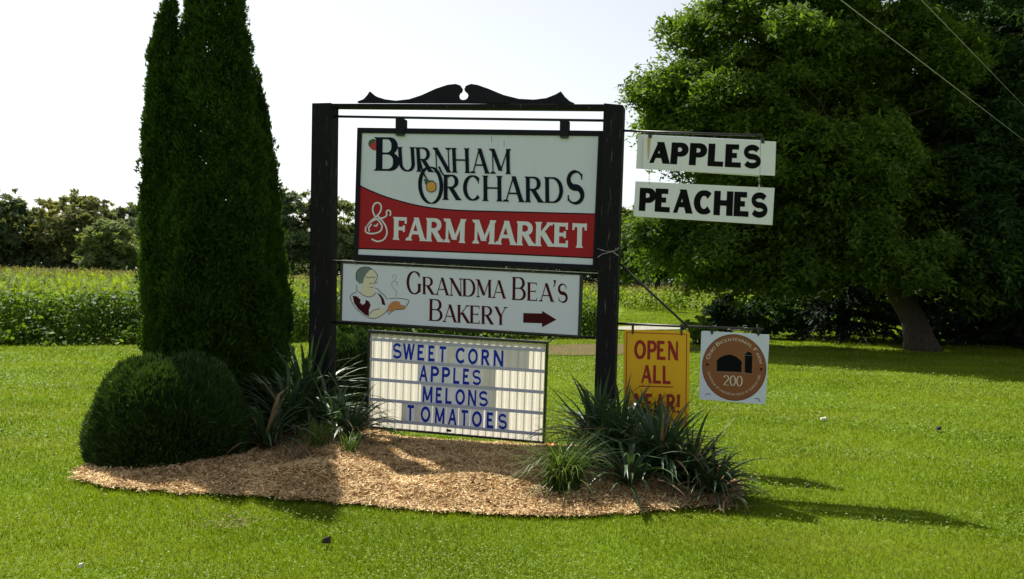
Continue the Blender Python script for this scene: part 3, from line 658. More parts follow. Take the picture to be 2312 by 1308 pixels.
for i in range(6):
    a = i * 1.047; d = Vector((math.cos(a), math.sin(a) - .5, .45)).normalized(); s_ = Vector((-math.sin(a), math.cos(a), 0)); b = len(V_)
    V_ += [tuple(fp), tuple(fp + d * .022 + s_ * .009), tuple(fp + d * .042 - Vector((0, 0, .006))), tuple(fp + d * .022 - s_ * .009)]; F_.append((b, b + 1, b + 2, b + 3))
mesh_obj('flower', np_mesh('flower', V_, F_, M['orange']), lily)
x, y, z = base_at(715, 1020); strap_clump('grass_tuft', x, y, z, 130, .34, .009, M['lily'], 'thin green grass tuft growing in front of the left post', 'grass tuft', .8)
x, y, z = base_at(790, 1025); strap_clump('grass_tuft', x, y, z, 60, .26, .009, M['lily'], 'small grass tuft under the left corner of the letter board', 'grass tuft', .9)
x, y, z = base_at(672, 1035); strap_clump('dry_stems', x, y, z, 150, .26, .007, M['dry'], 'heap of dry tan stems on the mulch below the left yuccas', 'dead stems', 1.9)
for q_ in range(5):
    p = ground(515 + q_ * 11, 1180 + (q_ % 2) * 4)
    if q_ == 0: tag(strap_clump('dead_grass', p.x, p.y, 0, 90, .09, .005, M['dry'], 'small brown dead patch in the front lawn left of the dark leaf', 'dead grass', 2.6), None)
x, y, z = base_at(1625, 1118); strap_clump('dry_leaves', x, y, z, 60, .20, .014, M['dry'], 'dead tan leaves under the right end of the yucca clump', 'dead leaves', 2.0)

# ------------------------------------------------------------------ the sign frame
root = thing('sign_frame', sp(1050, 1010), 'black timber two post frame with scrolled top and iron side arms', 'sign frame')
def slab(name, pts, off, thick, mat, parent=root, bevel=0):
    """a real slab: outline on the sign's plane (front face `off` metres in front of it), `thick` metres deep"""
    f = [sp(x, y, off) for x, y in pts]; mb = MB(); mb.prism(f, [p - SN * thick for p in f]); return mb.build(name, mat, parent, bevel=bevel)
def bar(name, a, b, r, mat, parent=root, off=0, k=8):
    mb = MB(); A_, B_ = sp(*a, off), sp(*b, off); mb.tube([A_, A_.lerp(B_, .5) - Vector((0, 0, .002)), B_], r, k); return mb.build(name, mat, parent, True)
slab('post', [(704, 233), (747, 232), (744, 560), (739, 1012), (694, 1012), (699, 560)], .095, .19, M['black_wood'], bevel=.006)
slab('post', [(1363, 233), (1407, 237), (1396, 560), (1382, 1030), (1337, 1030), (1352, 560)], .095, .19, M['black_wood'], bevel=.006)
slab('top_beam', [(745, 234), (1364, 235.5), (1364, 246), (745, 241.5)], .07, .14, M['black_wood'], bevel=.003)
Z1 = [(340, 172), (380, 157), (402, 133), (420, 106), (445, 128), (470, 142), (520, 158), (590, 167), (680, 157), (760, 131), (850, 90), (930, 63), (985, 57), (1012, 66), (1026, 88), (1022, 106), (1008, 118), (1002, 132), (1006, 148), (1018, 159), (1035, 163),
      (1052, 159), (1064, 148), (1068, 132), (1061, 119), (1047, 108), (1041, 92), (1052, 70), (1085, 57), (1130, 64), (1200, 89), (1300, 130), (1400, 155), (1500, 160), (1580, 150), (1640, 126), (1675, 106), (1700, 140), (1735, 171), (1762, 183), (1762, 190), (1050, 182), (340, 180)]
slab('scroll_pediment', [(690 + a / 2.907, 170 + b / 2.907) for a, b in Z1], .02, .04, M['black_trim'])
bar('hanging_rod', (746, 263), (1363, 272.5), .013, M['iron'])
bar('upper_arm', (1400, 295), (1722, 306.5), .011, M['iron'])
bar('middle_rail', (742, 588), (1352, 617), .011, M['iron'], off=.02)
bar('lower_rail', (740, 727), (1344, 763), .014, M['iron'], off=-.01)
bar('lower_arm', (1388, 730.5), (1724, 744), .0115, M['iron'], off=.0)
bar('arm_brace', (1391, 588), (1553, 738), .011, M['iron'], off=.0)
# wire tie round the right post
mb = MB()
for pts in ([(1349, 562), (1372, 569), (1391, 566), (1397, 560)], [(1349, 582), (1360, 574), (1385, 569), (1394, 576)], [(1391, 560), (1386, 571), (1396, 578)]): mb.tube([sp(x, y, .103) for x, y in pts], .004, 5)
mb.build('wire_tie', M['steel'], root)

# ------------------------------------------------------------------ lettering (drawn as strokes)
def arc(cx, cy, rx, ry, a0, a1, n=18): return [(cx + rx * math.cos(R(a0 + (a1 - a0) * i / n)), cy + ry * math.sin(R(a0 + (a1 - a0) * i / n))) for i in range(n + 1)]
G = {
 'A': (.80, [('D', 0, 0, .40, 1, 't'), ('D', .40, 1, .80, 0, 'T'), ('H', .32, .17, .63), ('S', 0, 0), ('S', .80, 0)]),
 'B': (.62, [('V', 0, 0, 1), ('C', [(0, 1), (.3, 1)] + arc(.3, .76, .26, .24, 90, -90) + [(0, .52)]), ('C', [(0, .52), (.32, .52)] + arc(.32, .26, .30, .26, 90, -90) + [(0, 0)]), ('L', 0, 0), ('L', 0, 1)]),
 'C': (.72, [('C', arc(.40, .5, .40, .5, 42, 318, 28)), ('K', .70, .80)]),
 'D': (.72, [('V', 0, 0, 1), ('C', [(0, 1), (.28, 1)] + arc(.28, .5, .44, .5, 90, -90, 26) + [(0, 0)]), ('L', 0, 0), ('L', 0, 1)]),
 'E': (.56, [('V', 0, 0, 1), ('H', 1, 0, .54), ('H', .52, 0, .44), ('H', 0, 0, .56), ('L', 0, 0), ('L', 0, 1), ('K', .54, .93), ('K', .56, .07), ('K', .44, .52)]),
 'F': (.54, [('V', 0, 0, 1), ('H', 1, 0, .54), ('H', .50, 0, .44), ('S', 0, 0), ('L', 0, 1), ('K', .54, .92), ('K', .44, .50)]),
 'G': (.76, [('C', arc(.40, .5, .40, .5, 42, 315, 28)), ('V', .70, .10, .44), ('S', .70, .44), ('K', .70, .80)]),
 'H': (.72, [('V', 0, 0, 1), ('V', .72, 0, 1), ('H', .52, 0, .72), ('S', 0, 0), ('S', 0, 1), ('S', .72, 0), ('S', .72, 1)]),
 'I': (.0, [('V', 0, 0, 1), ('S', 0, 0), ('S', 0, 1)]),
 'J': (.4, [('C', [(.4, 1), (.4, .25)] + arc(.2, .25, .2, .25, 0, -160))]),
 'K': (.70, [('V', 0, 0, 1), ('D', .02, .38, .62, 1, 't'), ('D', .22, .58, .70, 0, 'T'), ('S', 0, 0), ('S', 0, 1), ('S', .62, 1), ('S', .70, 0)]),
 'L': (.54, [('V', 0, 0, 1), ('H', 0, 0, .54), ('S', 0, 1), ('L', 0, 0), ('K', .54, .08)]),
 'M': (.90, [('V', .02, 0, 1, 't'), ('D', .02, 1, .45, .12, 'T'), ('D', .45, .12, .88, 1, 't'), ('V', .88, 0, 1), ('S', .02, 0), ('S', .88, 0), ('L', -.02, 1), ('Rr', .9, 1)]),
 'N': (.72, [('V', .02, 0, 1, 't'), ('D', 0, 1, .72, 0, 'T'), ('V', .72, 0, 1, 't'), ('S', .02, 0), ('L', 0, 1), ('S', .72, 1)]),
 'O': (.80, [('C', arc(.40, .5, .40, .5, 0, 360, 36))]),
 'P': (.58, [('V', 0, 0, 1), ('C', [(0, 1), (.28, 1)] + arc(.28, .73, .29, .27, 90, -90) + [(0, .46)]), ('S', 0, 0), ('L', 0, 1)]),
 'R': (.66, [('V', 0, 0, 1), ('C', [(0, 1), (.28, 1)] + arc(.28, .75, .28, .25, 90, -90) + [(0, .50)]), ('D', .26, .50, .66, 0, 'T'), ('S', 0, 0), ('L', 0, 1), ('S', .66, 0)]),
 'S': (.56, [('Z', arc(.28, .745, .26, .255, 25, 270, 22)[:-1] + arc(.28, .25, .28, .25, 90, -155, 22)), ('K', .52, .84), ('K', .03, .16)]),
 'T': (.66, [('V', .33, 0, 1), ('H', 1, 0, .66), ('S', .33, 0), ('K', 0, .93), ('K', .66, .93)]),
 'U': (.70, [('C', [(0, 1), (0, .32)] + arc(.35, .32, .35, .32, 180, 360, 20) + [(.70, 1)]), ('S', 0, 1), ('S', .70, 1)]),
 'V': (.74, [('D', 0, 1, .37, 0, 'T'), ('D', .37, 0, .74, 1, 't')]),
 'W': (1.02, [('D', 0, 1, .26, 0, 'T'), ('D', .26, 0, .51, 1, 't'), ('D', .51, 1, .76, 0, 'T'), ('D', .76, 0, 1.02, 1, 't')]),
 'Y': (.70, [('D', 0, 1, .35, .46, 'T'), ('D', .35, .46, .70, 1, 't'), ('V', .35, 0, .48), ('S', .35, 0), ('S', 0, 1), ('S', .70, 1)]),
 '0': (.56, [('C', arc(.28, .5, .28, .5, 0, 360, 30))]),
 '2': (.56, [('C', arc(.28, .72, .26, .28, 165, -20, 16) + [(.05, .06)]), ('H', 0, 0, .56)]),
 '!': (.0, [('V', 0, .30, 1), ('V', 0, 0, .12)]),
 "'": (.0, [('D', -.03, .70, .03, 1, 'T')]),
 ' ': (.30, []),
}
class Style:
    def __init__(s, th, tn, ser=0, st=None, gap=.16, small=1.0): s.th, s.tn, s.ser, s.st, s.gap, s.small = th, tn, ser, st or tn, gap, small
def stroke_quads(pts, wf, closed=False):
    out_ = []; L_, R_ = [], []; n = len(pts)
    for i, p in enumerate(pts):
        a = pts[max(i - 1, 0)]; b = pts[min(i + 1, n - 1)]
        if closed and i in (0, n - 1): a, b = pts[-2], pts[1]
        dx, dy = b[0] - a[0], b[1] - a[1]; l = math.hypot(dx, dy) or 1; dx, dy = dx / l, dy / l; wv = wf(i / (n - 1), dx, dy) / 2
        L_.append((p[0] - dy * wv, p[1] + dx * wv)); R_.append((p[0] + dy * wv, p[1] - dx * wv))
    return [[L_[i], L_[i + 1], R_[i + 1], R_[i]] for i in range(n - 1)]
def glyph(ch, st):
    """list of strokes, each a list of quads, in a box 1 high; returns width too"""
    gw, ops = G[ch]; th, tn = st.th, st.tn; res = []; W = gw + th
    X = lambda x: th / 2 + x
    Yv = lambda y: tn / 2 + y * (1 - tn)
    for op in ops:
        k = op[0]
        if k == 'V':
            wv = tn if (len(op) > 4 and op[4] == 't') else th; x = X(op[1]); y0, y1 = op[2], op[3]
            res.append([[(x - wv / 2, y0), (x - wv / 2, y1), (x + wv / 2, y1), (x + wv / 2, y0)]])
        elif k == 'H':
            y = Yv(op[1]); x0, x1 = X(op[2]), X(op[3]); x1 += (th * .3 if not st.ser else 0) if op[3] == gw else 0
            res.append([[(x0, y - tn / 2), (x0, y + tn / 2), (x1, y + tn / 2), (x1, y - tn / 2)]])
        elif k == 'D':
            x0, y0, x1, y1 = X(op[1]), op[2], X(op[3]), op[4]; wv = th if op[5] == 'T' else tn; l = math.hypot(x1 - x0, y1 - y0); h = wv * l / abs(y1 - y0) / 2
            h = min(h, wv * 1.1); res.append([[(x0 - h, y0), (x1 - h, y1), (x1 + h, y1), (x0 + h, y0)]])
        elif k in 'CZ':
            P = [(X(a), Yv(b)) for a, b in op[1]]
            if k == 'Z' and not st.ser: P = [(W / 2 + (p - W / 2) * 1.28, q) for p, q in P]
            if k == 'C': res.append(stroke_quads(P, lambda t, dx, dy: tn + (th - tn) * abs(dy) ** 1.3, P[0] == P[-1] or math.dist(P[0], P[-1]) < 1e-6))
            else: res.append(stroke_quads(P, lambda t, dx, dy: (tn + (th * 1.05 - tn) * max(0, 1 - abs(t - .5) * 2.6) ** .6) if st.ser else (th * .5 + tn * .5) * .82))
        elif st.ser:
            s_ = st.ser; tk = st.st
            if k in ('S', 'L', 'Rr'):
                x = X(op[1]); a = x - th / 2 - (s_ if k != 'Rr' else 0); b = x + th / 2 + (s_ if k == 'S' or k == 'Rr' else 0); y = 0 if op[2] < .5 else 1; sg = 1 if y == 0 else -1
                if op[2] not in (0, 1): y, sg = Yv(op[2]) + tk / 2, -1
                res.append([[(a, y), (b, y), (b, y + sg * tk * .55), (a, y + sg * tk * .55)], [(a + s_ * .5, y + sg * tk * .55), (b - s_ * .5, y + sg * tk * .55), (x + th / 2, y + sg * tk * 1.5), (x - th / 2, y + sg * tk * 1.5)]])
            elif k == 'K':
                x = X(op[1]); y = Yv(op[2]); hh = s_ * .95 + tn * .6; res.append([[(x - tn * .45, y - hh), (x + tn * .35, y - hh), (x + tn * .35, y + hh), (x - tn * .45, y + hh)]])
    return res, W
def text_strokes(txt, st, small=None):
    """capitals at full height; characters in lower case are small capitals (`small` of the height)"""
    x = 0; res = []
    for i_, ch in enumerate(txt):
        sc = 1.0; x -= {'PE': .10, 'FA': .16, 'LE': .03, 'KE': .05, 'AP': .03, 'TO': .05}.get(txt[max(i_ - 1, 0):i_ + 1], 0)
        if ch.islower(): sc = small or .75; ch = ch.upper()
        g_, W = glyph(ch, st)
        if ch in " ": x += W * .9; continue
        for s_ in g_: res.append([[(x + a * sc, b * sc) for a, b in q] for q in s_])
        x += (W + st.gap) * sc
    return res, x - st.gap
LAY = [0]
def strokes_obj(name, strokes, mapf, mat, parent, off):
    mb = MB(); 
    for i, s_ in enumerate(strokes):
        o_ = off + .00012 * (i % 24)
        for q in s_: mb.add([mapf(a, b, o_) for a, b in q], [(0, 1, 2, 3)])
    me = bpy.data.meshes.new(name); me.from_pydata(mb.v, [], mb.f); me.materials.append(mat); o = mesh_obj(name, me, parent); return from_world(o, parent)
def quadmap(TL, TR, BR, BL):
    def f(u, v, off):
        t = (TL[0] + (TR[0] - TL[0]) * u, TL[1] + (TR[1] - TL[1]) * u); b = (BL[0] + (BR[0] - BL[0]) * u, BL[1] + (BR[1] - BL[1]) * u)
        return sp(b[0] + (t[0] - b[0]) * v, b[1] + (t[1] - b[1]) * v, off)
    return f
def word(txt, st, quad, mat, parent, off, small=None, name='lettering'):
    s_, W = text_strokes(txt, st, small); qm = quadmap(*quad); return strokes_obj(name, s_, lambda a, b, o_: qm(a / W, b, o_), mat, parent, off)
def poly(name, pts, mat, parent, off):
    me = bpy.data.meshes.new(name); me.from_pydata([sp(x, y, off) for x, y in pts], [], [tuple(range(len(pts)))]); me.materials.append(mat); return from_world(mesh_obj(name, me, parent), parent)
def line(name, paths, w_, mat, parent, off):
    """printed lines; paths in photo points, width in the same points"""
    st = []
    for p in paths:
        q = []
        for i in range(len(p) - 1):                # smooth a little
            q.append(p[i])
        q.append(p[-1]); cl = p[0] == p[-1]
        if len(q) > 3: 
            for _ in range(2):
                r = [q[0]] if not cl else []
                for i in range(len(q) - 1): a, b = q[i], q[i + 1]; r += [(a[0] * .75 + b[0] * .25, a[1] * .75 + b[1] * .25), (a[0] * .25 + b[0] * .75, a[1] * .25 + b[1] * .75)]
                q = r + ([q[-1]] if not cl else [r[0]])
        st.append(stroke_quads(q, w_ if callable(w_) else (lambda t, dx, dy: w_), cl))
    return strokes_obj(name, st, lambda a, b, o_: sp(a, b, o_), mat, parent, off)
def frame(name, outer, inner, off, thick, mat, parent):
    mb = MB()
    for i in range(4):
        j = (i + 1) % 4; f = [sp(*outer[i], off), sp(*outer[j], off), sp(*inner[j], off), sp(*inner[i], off)]; mb.prism(f, [p - SN * thick for p in f])
    return mb.build(name, mat, parent)

# ---- main board
T2 = lambda x, y: (800 + x / 3.847, 280 + y / 3.847)
main = thing('orchard_sign', sp(1080, 600), 'large hanging board reading BURNHAM ORCHARDS & FARM MARKET, white over red', 'sign')
inn = [T2(62, 78), T2(2120, 105), T2(2070, 1225), T2(28, 1135)]; outr = [T2(25, 32), T2(2172, 60), T2(2118, 1272), T2(-8, 1180)]
slab('panel', [T2(48, 62), T2(2140, 92), T2(2090, 1240), T2(10, 1150)], .02, .04, M['board_white'], main)
frame('frame', outr, inn, .035, .07, M['black_trim'], main)
for (a, b, c_, d) in ((893, 268, 912, 303), (1264, 272, 1283, 308)): 
    slab('hanger', [(a, b), (c_, b + .5), (c_ - .5, d), (a - .5, d)], .05, .10, M['black_trim'], main)
    slab('bolt', [(a - 1, d - .5), (c_ + .5, d), (c_ - 2, d + 4), (a + 2, d + 3.5)], .052, .03, M['iron'], main)
band = [(45, 535), (110, 568), (180, 598), (250, 626), (340, 655), (450, 686), (530, 705), (620, 722), (730, 737), (850, 748), (1000, 755), (1200, 760), (1600, 770), (2092, 783)]
poly('red_band', [T2(*p) for p in band] + [T2(2078, 1160), T2(1000, 1112), T2(30, 1078)], M['red'], main, .0215)
line('band_outline', [[T2(*p) for p in band]], 2.6, M['black'], main, .0225)
line('band_outline', [[T2(30, 1082), T2(1000, 1117), T2(1500, 1138), T2(2077, 1165)]], 2.8, M['black'], main, .0225)
SER = Style(.17, .055, .055, .05, .10)
word('B', Style(.24, .06, .07, .055, .1), (T2(190, 115), T2(392, 118), T2(392, 410), T2(186, 408)), M['navy'], main, .023)
word('URNHAM', Style(.20, .062, .06, .055, .115), (T2(378, 200), T2(1352, 218), T2(1355, 437), T2(392, 412)), M['navy'], main, .026)
line('lettering', [[T2(560, 300), T2(590, 400), T2(620, 470), T2(650, 500)]], lambda t, dx, dy: 5.2 - 3.5 * t, M['navy'], main, .029)
line('lettering', [[T2(735, 370), T2(760, 430), T2(790, 455), T2(830, 462)]], lambda t, dx, dy: 4.5 - 2.8 * t, M['navy'], main, .0292)
el = [T2(663 + 93 * math.cos(R(a)) - 2 * math.sin(R(a)), 533 - 157 * math.sin(R(a)) + 6 * math.cos(R(a))) for a in range(0, 361, 10)]; el[-1] = el[0]
line('lettering', [el], lambda t, dx, dy: 2.6 + 6.0 * abs(dy) ** 1.2, M['navy'], main, .0255)
word('RCHARD', Style(.20, .062, .06, .055, .13), (T2(776, 440), T2(1812, 465), T2(1815, 690), T2(776, 660)), M['navy'], main, .026)
word('S', Style(.19, .06, .05, .045, .1), (T2(1838, 402), T2(2008, 408), T2(2000, 700), T2(1828, 696)), M['navy'], main, .026)
poly('apple', [T2(178 + 44 * math.cos(a) * (1 + .1 * math.cos(2 * a)), 185 + 46 * math.sin(a)) for a in np.linspace(0, 6.1, 18)], M['apple_red'], main, .0225)
poly('apple_leaf', [T2(120, 175), T2(128, 145), T2(160, 130), T2(190, 138), T2(170, 160), T2(140, 180), T2(132, 205)], M['leaf_paint'], main, .0228)
poly('peach_outline', [T2(668 + 47 * math.cos(a) * (1 + .08 * math.cos(4 * a + 3.14)), 545 + 50 * math.sin(a)) for a in np.linspace(0, 6.1, 18)], M['navy'], main, .0305)  # navy rim printed round the peach
poly('peach', [T2(668 + 41 * math.cos(a) * (1 + .08 * math.cos(4 * a + 3.14)), 545 + 44 * math.sin(a)) for a in np.linspace(0, 6.1, 18)], M['peach'], main, .031)
poly('peach_leaf', [T2(600, 480), T2(625, 478), T2(650, 492), T2(690, 490), T2(660, 508), T2(632, 512), T2(615, 530), T2(612, 505)], M['leaf_paint'], main, .0315)
FM = Style(.26, .15, .055, .085, .08)
word('FARM', FM, (T2(345, 808), T2(965, 828), T2(958, 1036), T2(342, 1006)), M['letter_white'], main, .0235)
word('MARKET', FM, (T2(1037, 832), T2(2033, 868), T2(2028, 1080), T2(1030, 1038)), M['letter_white'], main, .0235)
line('ampersand', [[T2(*p) for p in q] for q in ([(310, 800), (318, 765), (295, 745), (275, 765), (285, 790), (265, 812), (225, 822), (165, 835), (110, 880), (92, 925), (110, 950), (170, 955), (230, 935), (245, 885), (215, 845), (175, 800), (155, 745), (170, 695), (205, 680), (235, 705), (232, 755), (200, 800), (140, 845), (95, 905)],
      [(205, 800), (250, 850), (280, 900), (285, 960), (255, 1010), (200, 1025), (150, 1000)], [(150, 870), (125, 900), (130, 935)], [(170, 880), (190, 890), (205, 865)])], 3.3, M['letter_white'], main, .0235)
for (a, b, c_) in ((1192, 110, 158), (1300, 145, 195)): line('crack', [[T2(a, b), T2(a + 1, c_)]], .8, M['black'], main, .0225)

# ---- bakery board
T3 = lambda x, y: (780 + x / 4.2036, 590 + y / 4.2036)
bak = thing('bakery_sign', sp(1040, 740), "white board reading GRANDMA BEA'S BAKERY with a maroon arrow and a cook", 'sign')
inn = [(774, 595), (1309, 621.5), (1304.4, 757.3), (771, 723.8)]; outr = [(769.5, 592.8), (1315.5, 620), (1311, 761.5), (766.5, 726.5)]
slab('panel', [(772, 593.8), (1312, 620.8), (1307, 759.5), (769, 725)], .012, .03, M['board_bakery'], bak)
frame('frame', outr, inn, .02, .045, M['iron'], bak)
line('rail_gleam', [[(745, 587.2), (1352, 617.2)]], 1.6, M['steel'], bak, .034)  # pale flat line painted as the gleam along the rail's top edge
for t in np.linspace(.05, .93, 5):
    slab('bolt', [(776 + 530 * t - 1, 594 + 26.5 * t), (776 + 530 * t + 1, 594 + 26.5 * t), (776 + 530 * t + 1, 597.5 + 26.5 * t), (776 + 530 * t - 1, 597.5 + 26.5 * t)], .024, .01, M['steel'], bak)
    slab('bolt', [(771 + 530 * t - 1, 722 + 33.6 * t), (771 + 530 * t + 1, 722 + 33.6 * t), (771 + 530 * t + 1, 725.5 + 33.6 * t), (771 + 530 * t - 1, 725.5 + 33.6 * t)], .024, .01, M['steel'], bak)
BK = Style(.185, .055, .05, .045, .09)
word('Grandma'.upper()[0], Style(.165, .05, .045, .04, .1), (T3(578, 92), T3(725, 97), T3(722, 318), T3(580, 312)), M['maroon'], bak, .014)
word('RANDMA', BK, (T3(735, 148), T3(1518, 184), T3(1520, 356), T3(735, 313)), M['maroon'], bak, .014)
word('B', Style(.165, .05, .05, .04, .1), (T3(1588, 150), T3(1712, 155), T3(1712, 374), T3(1584, 368)), M['maroon'], bak, .014)
word('EA', BK, (T3(1730, 200), T3(1970, 213), T3(1975, 387), T3(1728, 374)), M['maroon'], bak, .014)
poly('apostrophe', [T3(1972, 178), T3(1998, 180), T3(1996, 205), T3(1978, 250), T3(1974, 248), T3(1982, 208)], M['maroon'], bak, .014)
word('S', BK, (T3(2012, 212), T3(2112, 216), T3(2112, 397), T3(2008, 390)), M['maroon'], bak, .014)
word('B', Style(.165, .05, .05, .04, .1), (T3(800, 358), T3(922, 364), T3(922, 572), T3(796, 566)), M['maroon'], bak, .014)
word('AKERY', BK, (T3(926, 408), T3(1532, 436), T3(1530, 608), T3(926, 576)), M['maroon'], bak, .014)
poly('arrow', [T3(*p) for p in ((1688, 492), (1866, 497), (1868, 472), (2003, 555), (1866, 627), (1865, 590), (1686, 584))], M['maroon'], bak, .014)
T5 = lambda x, y: (780 + x / 8.718, 590 + y / 8.718)
def P5(name, pts, mat, off): poly(name, [T5(*p) for p in pts], M[mat], bak, off)
P5('face', [(300, 480), (360, 440), (330, 330), (400, 220), (480, 170), (560, 200), (620, 280), (600, 380), (560, 440), (545, 520), (580, 610), (560, 690), (420, 700), (300, 620)], 'skin', .0132)
P5('hair', [(215, 380), (200, 290), (220, 200), (280, 135), (380, 110), (470, 120), (520, 165), (470, 185), (410, 250), (370, 320), (350, 400), (340, 440), (270, 440)], 'grey_print', .0136)
P5('dress', [(140, 680), (220, 690), (300, 760), (280, 830), (330, 870), (390, 840), (400, 760), (460, 790), (495, 860), (460, 960), (460, 1085), (380, 1050), (250, 940), (170, 820)], 'maroon', .0136)
P5('dress', [(620, 610), (700, 670), (750, 740), (790, 870), (720, 850), (700, 740)], 'maroon', .0136)
P5('apron', [(500, 720), (600, 680), (670, 700), (700, 820), (640, 920), (540, 980), (470, 1040), (500, 900)], 'letter_white', .0134)
P5('arm', [(470, 1100), (480, 1020), (600, 950), (750, 930), (830, 950), (800, 1010), (700, 1080), (560, 1130)], 'skin', .0140)
P5('hand', [(820, 960), (850, 860), (920, 800), (1000, 780), (1060, 800), (1090, 860), (1190, 880), (1180, 930), (1120, 950), (960, 950), (880, 1000)], 'hand', .0142)
line('outline', [[T5(*p) for p in q] for q in ([(215, 380), (200, 290), (220, 200), (280, 135), (380, 110), (470, 120), (560, 180), (620, 250), (635, 310), (600, 380), (560, 450)], [(215, 470), (230, 560), (215, 610), (120, 650), (80, 700), (140, 830), (200, 930), (300, 1020), (460, 1120), (560, 1135), (680, 1090), (800, 1000), (830, 960)],
      [(470, 440), (500, 440), (530, 430)], [(585, 430), (635, 425)], [(470, 510), (540, 515)], [(250, 590), (330, 660), (420, 700), (500, 705), (580, 650), (600, 620)], [(580, 530), (640, 550), (700, 620), (780, 690), (830, 750)], [(860, 740), (960, 725), (1080, 730), (1190, 750), (1260, 770), (1230, 840), (1190, 890)],
      [(830, 970), (850, 1060), (900, 1000), (980, 950), (1110, 950), (1180, 930)], [(390, 300), (440, 330), (520, 310), (590, 320)], [(270, 800), (330, 870), (390, 840), (400, 780)], [(470, 1030), (560, 960), (680, 935)])], 1.15, M['black'], bak, .0146)
line('steam', [[T5(*p) for p in q] for q in ([(930, 330), (920, 290), (960, 262), (1000, 290), (990, 350), (930, 400), (905, 460), (930, 520), (980, 560), (1015, 620), (990, 690)], [(1000, 480), (1030, 450), (1010, 400), (960, 400)])], .9, M['grey_print'], bak, .0146)

# ---- message board
T4 = lambda x, y: (810 + x / 4.844, 740 + y / 4.844)
msg = thing('letter_board', sp(1030, 985), 'white ribbed changeable letter board in blue: SWEET CORN APPLES MELONS TOMATOES', 'letter board')
inn = [T4(118, 58), T4(2045, 180), T4(2010, 1248), T4(92, 1076)]; outr = [T4(100, 26), T4(2068, 155), T4(2030, 1272), T4(78, 1096)]
frame('frame', outr, inn, .028, .05, M['iron'], msg)
qm = quadmap(*inn)
def mslab(name, q, off, thick, mat, parent, wedge=None):
    f = [qm(u, v, off) for u, v in q]; mb = MB(); mb.prism(f, [p - SN * thick for p in f]); return mb.build(name, mat, parent)
NR = 23
for i in range(NR):                              # the sheet is pressed in ribs: flat valley, sloping face, short return
    u0 = .004 + i * .992 / NR; p_ = .992 / NR; prof_ = [(0, .0), (.46, .0), (.60, .016), (.86, .016), (1, .0)]
    vs = [qm(u0 + a * p_, v, o_) for v in (.004, .996) for a, o_ in prof_]; me = bpy.data.meshes.new('rib'); me.from_pydata(vs, [], [(j, j + 1, j + 6, j + 5) for j in range(4)]); me.materials.append(M['plastic'])
    from_world(mesh_obj('rib', me, msg), msg)
RAILV = []
for yl, yr in ((130, 248), (352, 474), (570, 700), (792, 926), (1012, 1156)):
    vl = 1 - (yl - 58) / (1076 - 58); vr = 1 - (yr - 180) / (1248 - 180); v = (vl + vr) / 2; RAILV.append(v); hv = .0165
    mslab('letter_track', [(.004, v + hv), (.996, v + hv), (.996, v - hv), (.004, v - hv)], .026, .008, M['track'], msg)
LET = Style(.215, .19, 0, gap=.1)
rows = [(0, 'SWEET', [(380, 465), (485, 615), (645, 725), (765, 838), (875, 962)]), (0, 'CORN', [(1062, 1168), (1198, 1305), (1345, 1438), (1475, 1585)]),
        (1, 'APPLES', [(665, 757), (790, 882), (913, 1003), (1037, 1110), (1142, 1217), (1250, 1335)]), (2, 'MELONS', [(700, 810), (845, 920), (950, 1025), (1060, 1165), (1195, 1288), (1322, 1410)]),
        (3, 'TOMATOES', [(523, 610), (680, 785), (835, 942), (980, 1075), (1115, 1200), (1240, 1350), (1402, 1482), (1533, 1618)])]
ORD = ['top row', 'second row', 'third row', 'bottom row']
def letter_tile(row, a, b, ch):
    ytop = {0: (165, 245, 380, 1475), 1: (410, 455, 665, 1250), 2: (640, 688, 700, 1322), 3: (842, 936, 523, 1533)}[row]; sl = (ytop[1] - ytop[0]) / (ytop[3] - ytop[2])
    yt = ytop[0] + (a - ytop[2]) * sl; lx = -.032 * 4
    q = [T4(a - 17, yt - 20 - 1), T4(b + 17, yt - 20 + (b - a) * sl + 1), T4(b + 9, yt + 190 + (b - a) * sl), T4(a - 25, yt + 190)]
    f = [sp(*p, .0225) for p in q]; mb = MB(); mb.prism(f, [p - SN * .003 for p in f])
    o = mb.build('letter_tile' if ch else 'blank_tile', M['tile' if ch else 'blank_tile'], msg)
    if ch:
        st, W = text_strokes(ch, LET); wq = quadmap(T4(a, yt), T4(b, yt + (b - a) * sl), T4(b - 6, yt + 174 + (b - a) * sl), T4(a - 6, yt + 174))
        l = strokes_obj('letter', st, lambda x, y, o_: wq(x / W, y, o_), M['blue_letter'], None or msg, .0232); l.parent = o; l.matrix_parent_inverse = o.matrix_parent_inverse.copy()
        # the tile carries its own parent inverse; the letter's vertices are world points like the tile's
        l.matrix_parent_inverse = Matrix.Identity(4)
for r_, wd_, spans in rows:
    for ch, (a, b) in zip(wd_, spans): letter_tile(r_, a, b, ch)
for r_, a, b in ((0, 985, 1038), (0, 1612, 1740), (0, 1762, 1850), (1, 1362, 1425), (1, 1440, 1482), (2, 1432, 1488), (3, 480, 500), (3, 628, 655)): letter_tile(r_, a + 8, b, None)
mb = MB(); mb.tube([sp(1246, 762, .0), sp(1246, 768, 0), sp(1239, 771, .0), sp(1237, 776, 0)], .006, 6); mb.build('hook', M['iron'], msg)
mb = MB(); mb.tube([sp(838, 731, .0), sp(838, 746, 0)], .006, 6); mb.build('hook', M['iron'], msg)
slab('latch', [T4(958, 1112), T4(1010, 1117), T4(1008, 1142), T4(956, 1137)], .030, .012, M['iron'], msg)

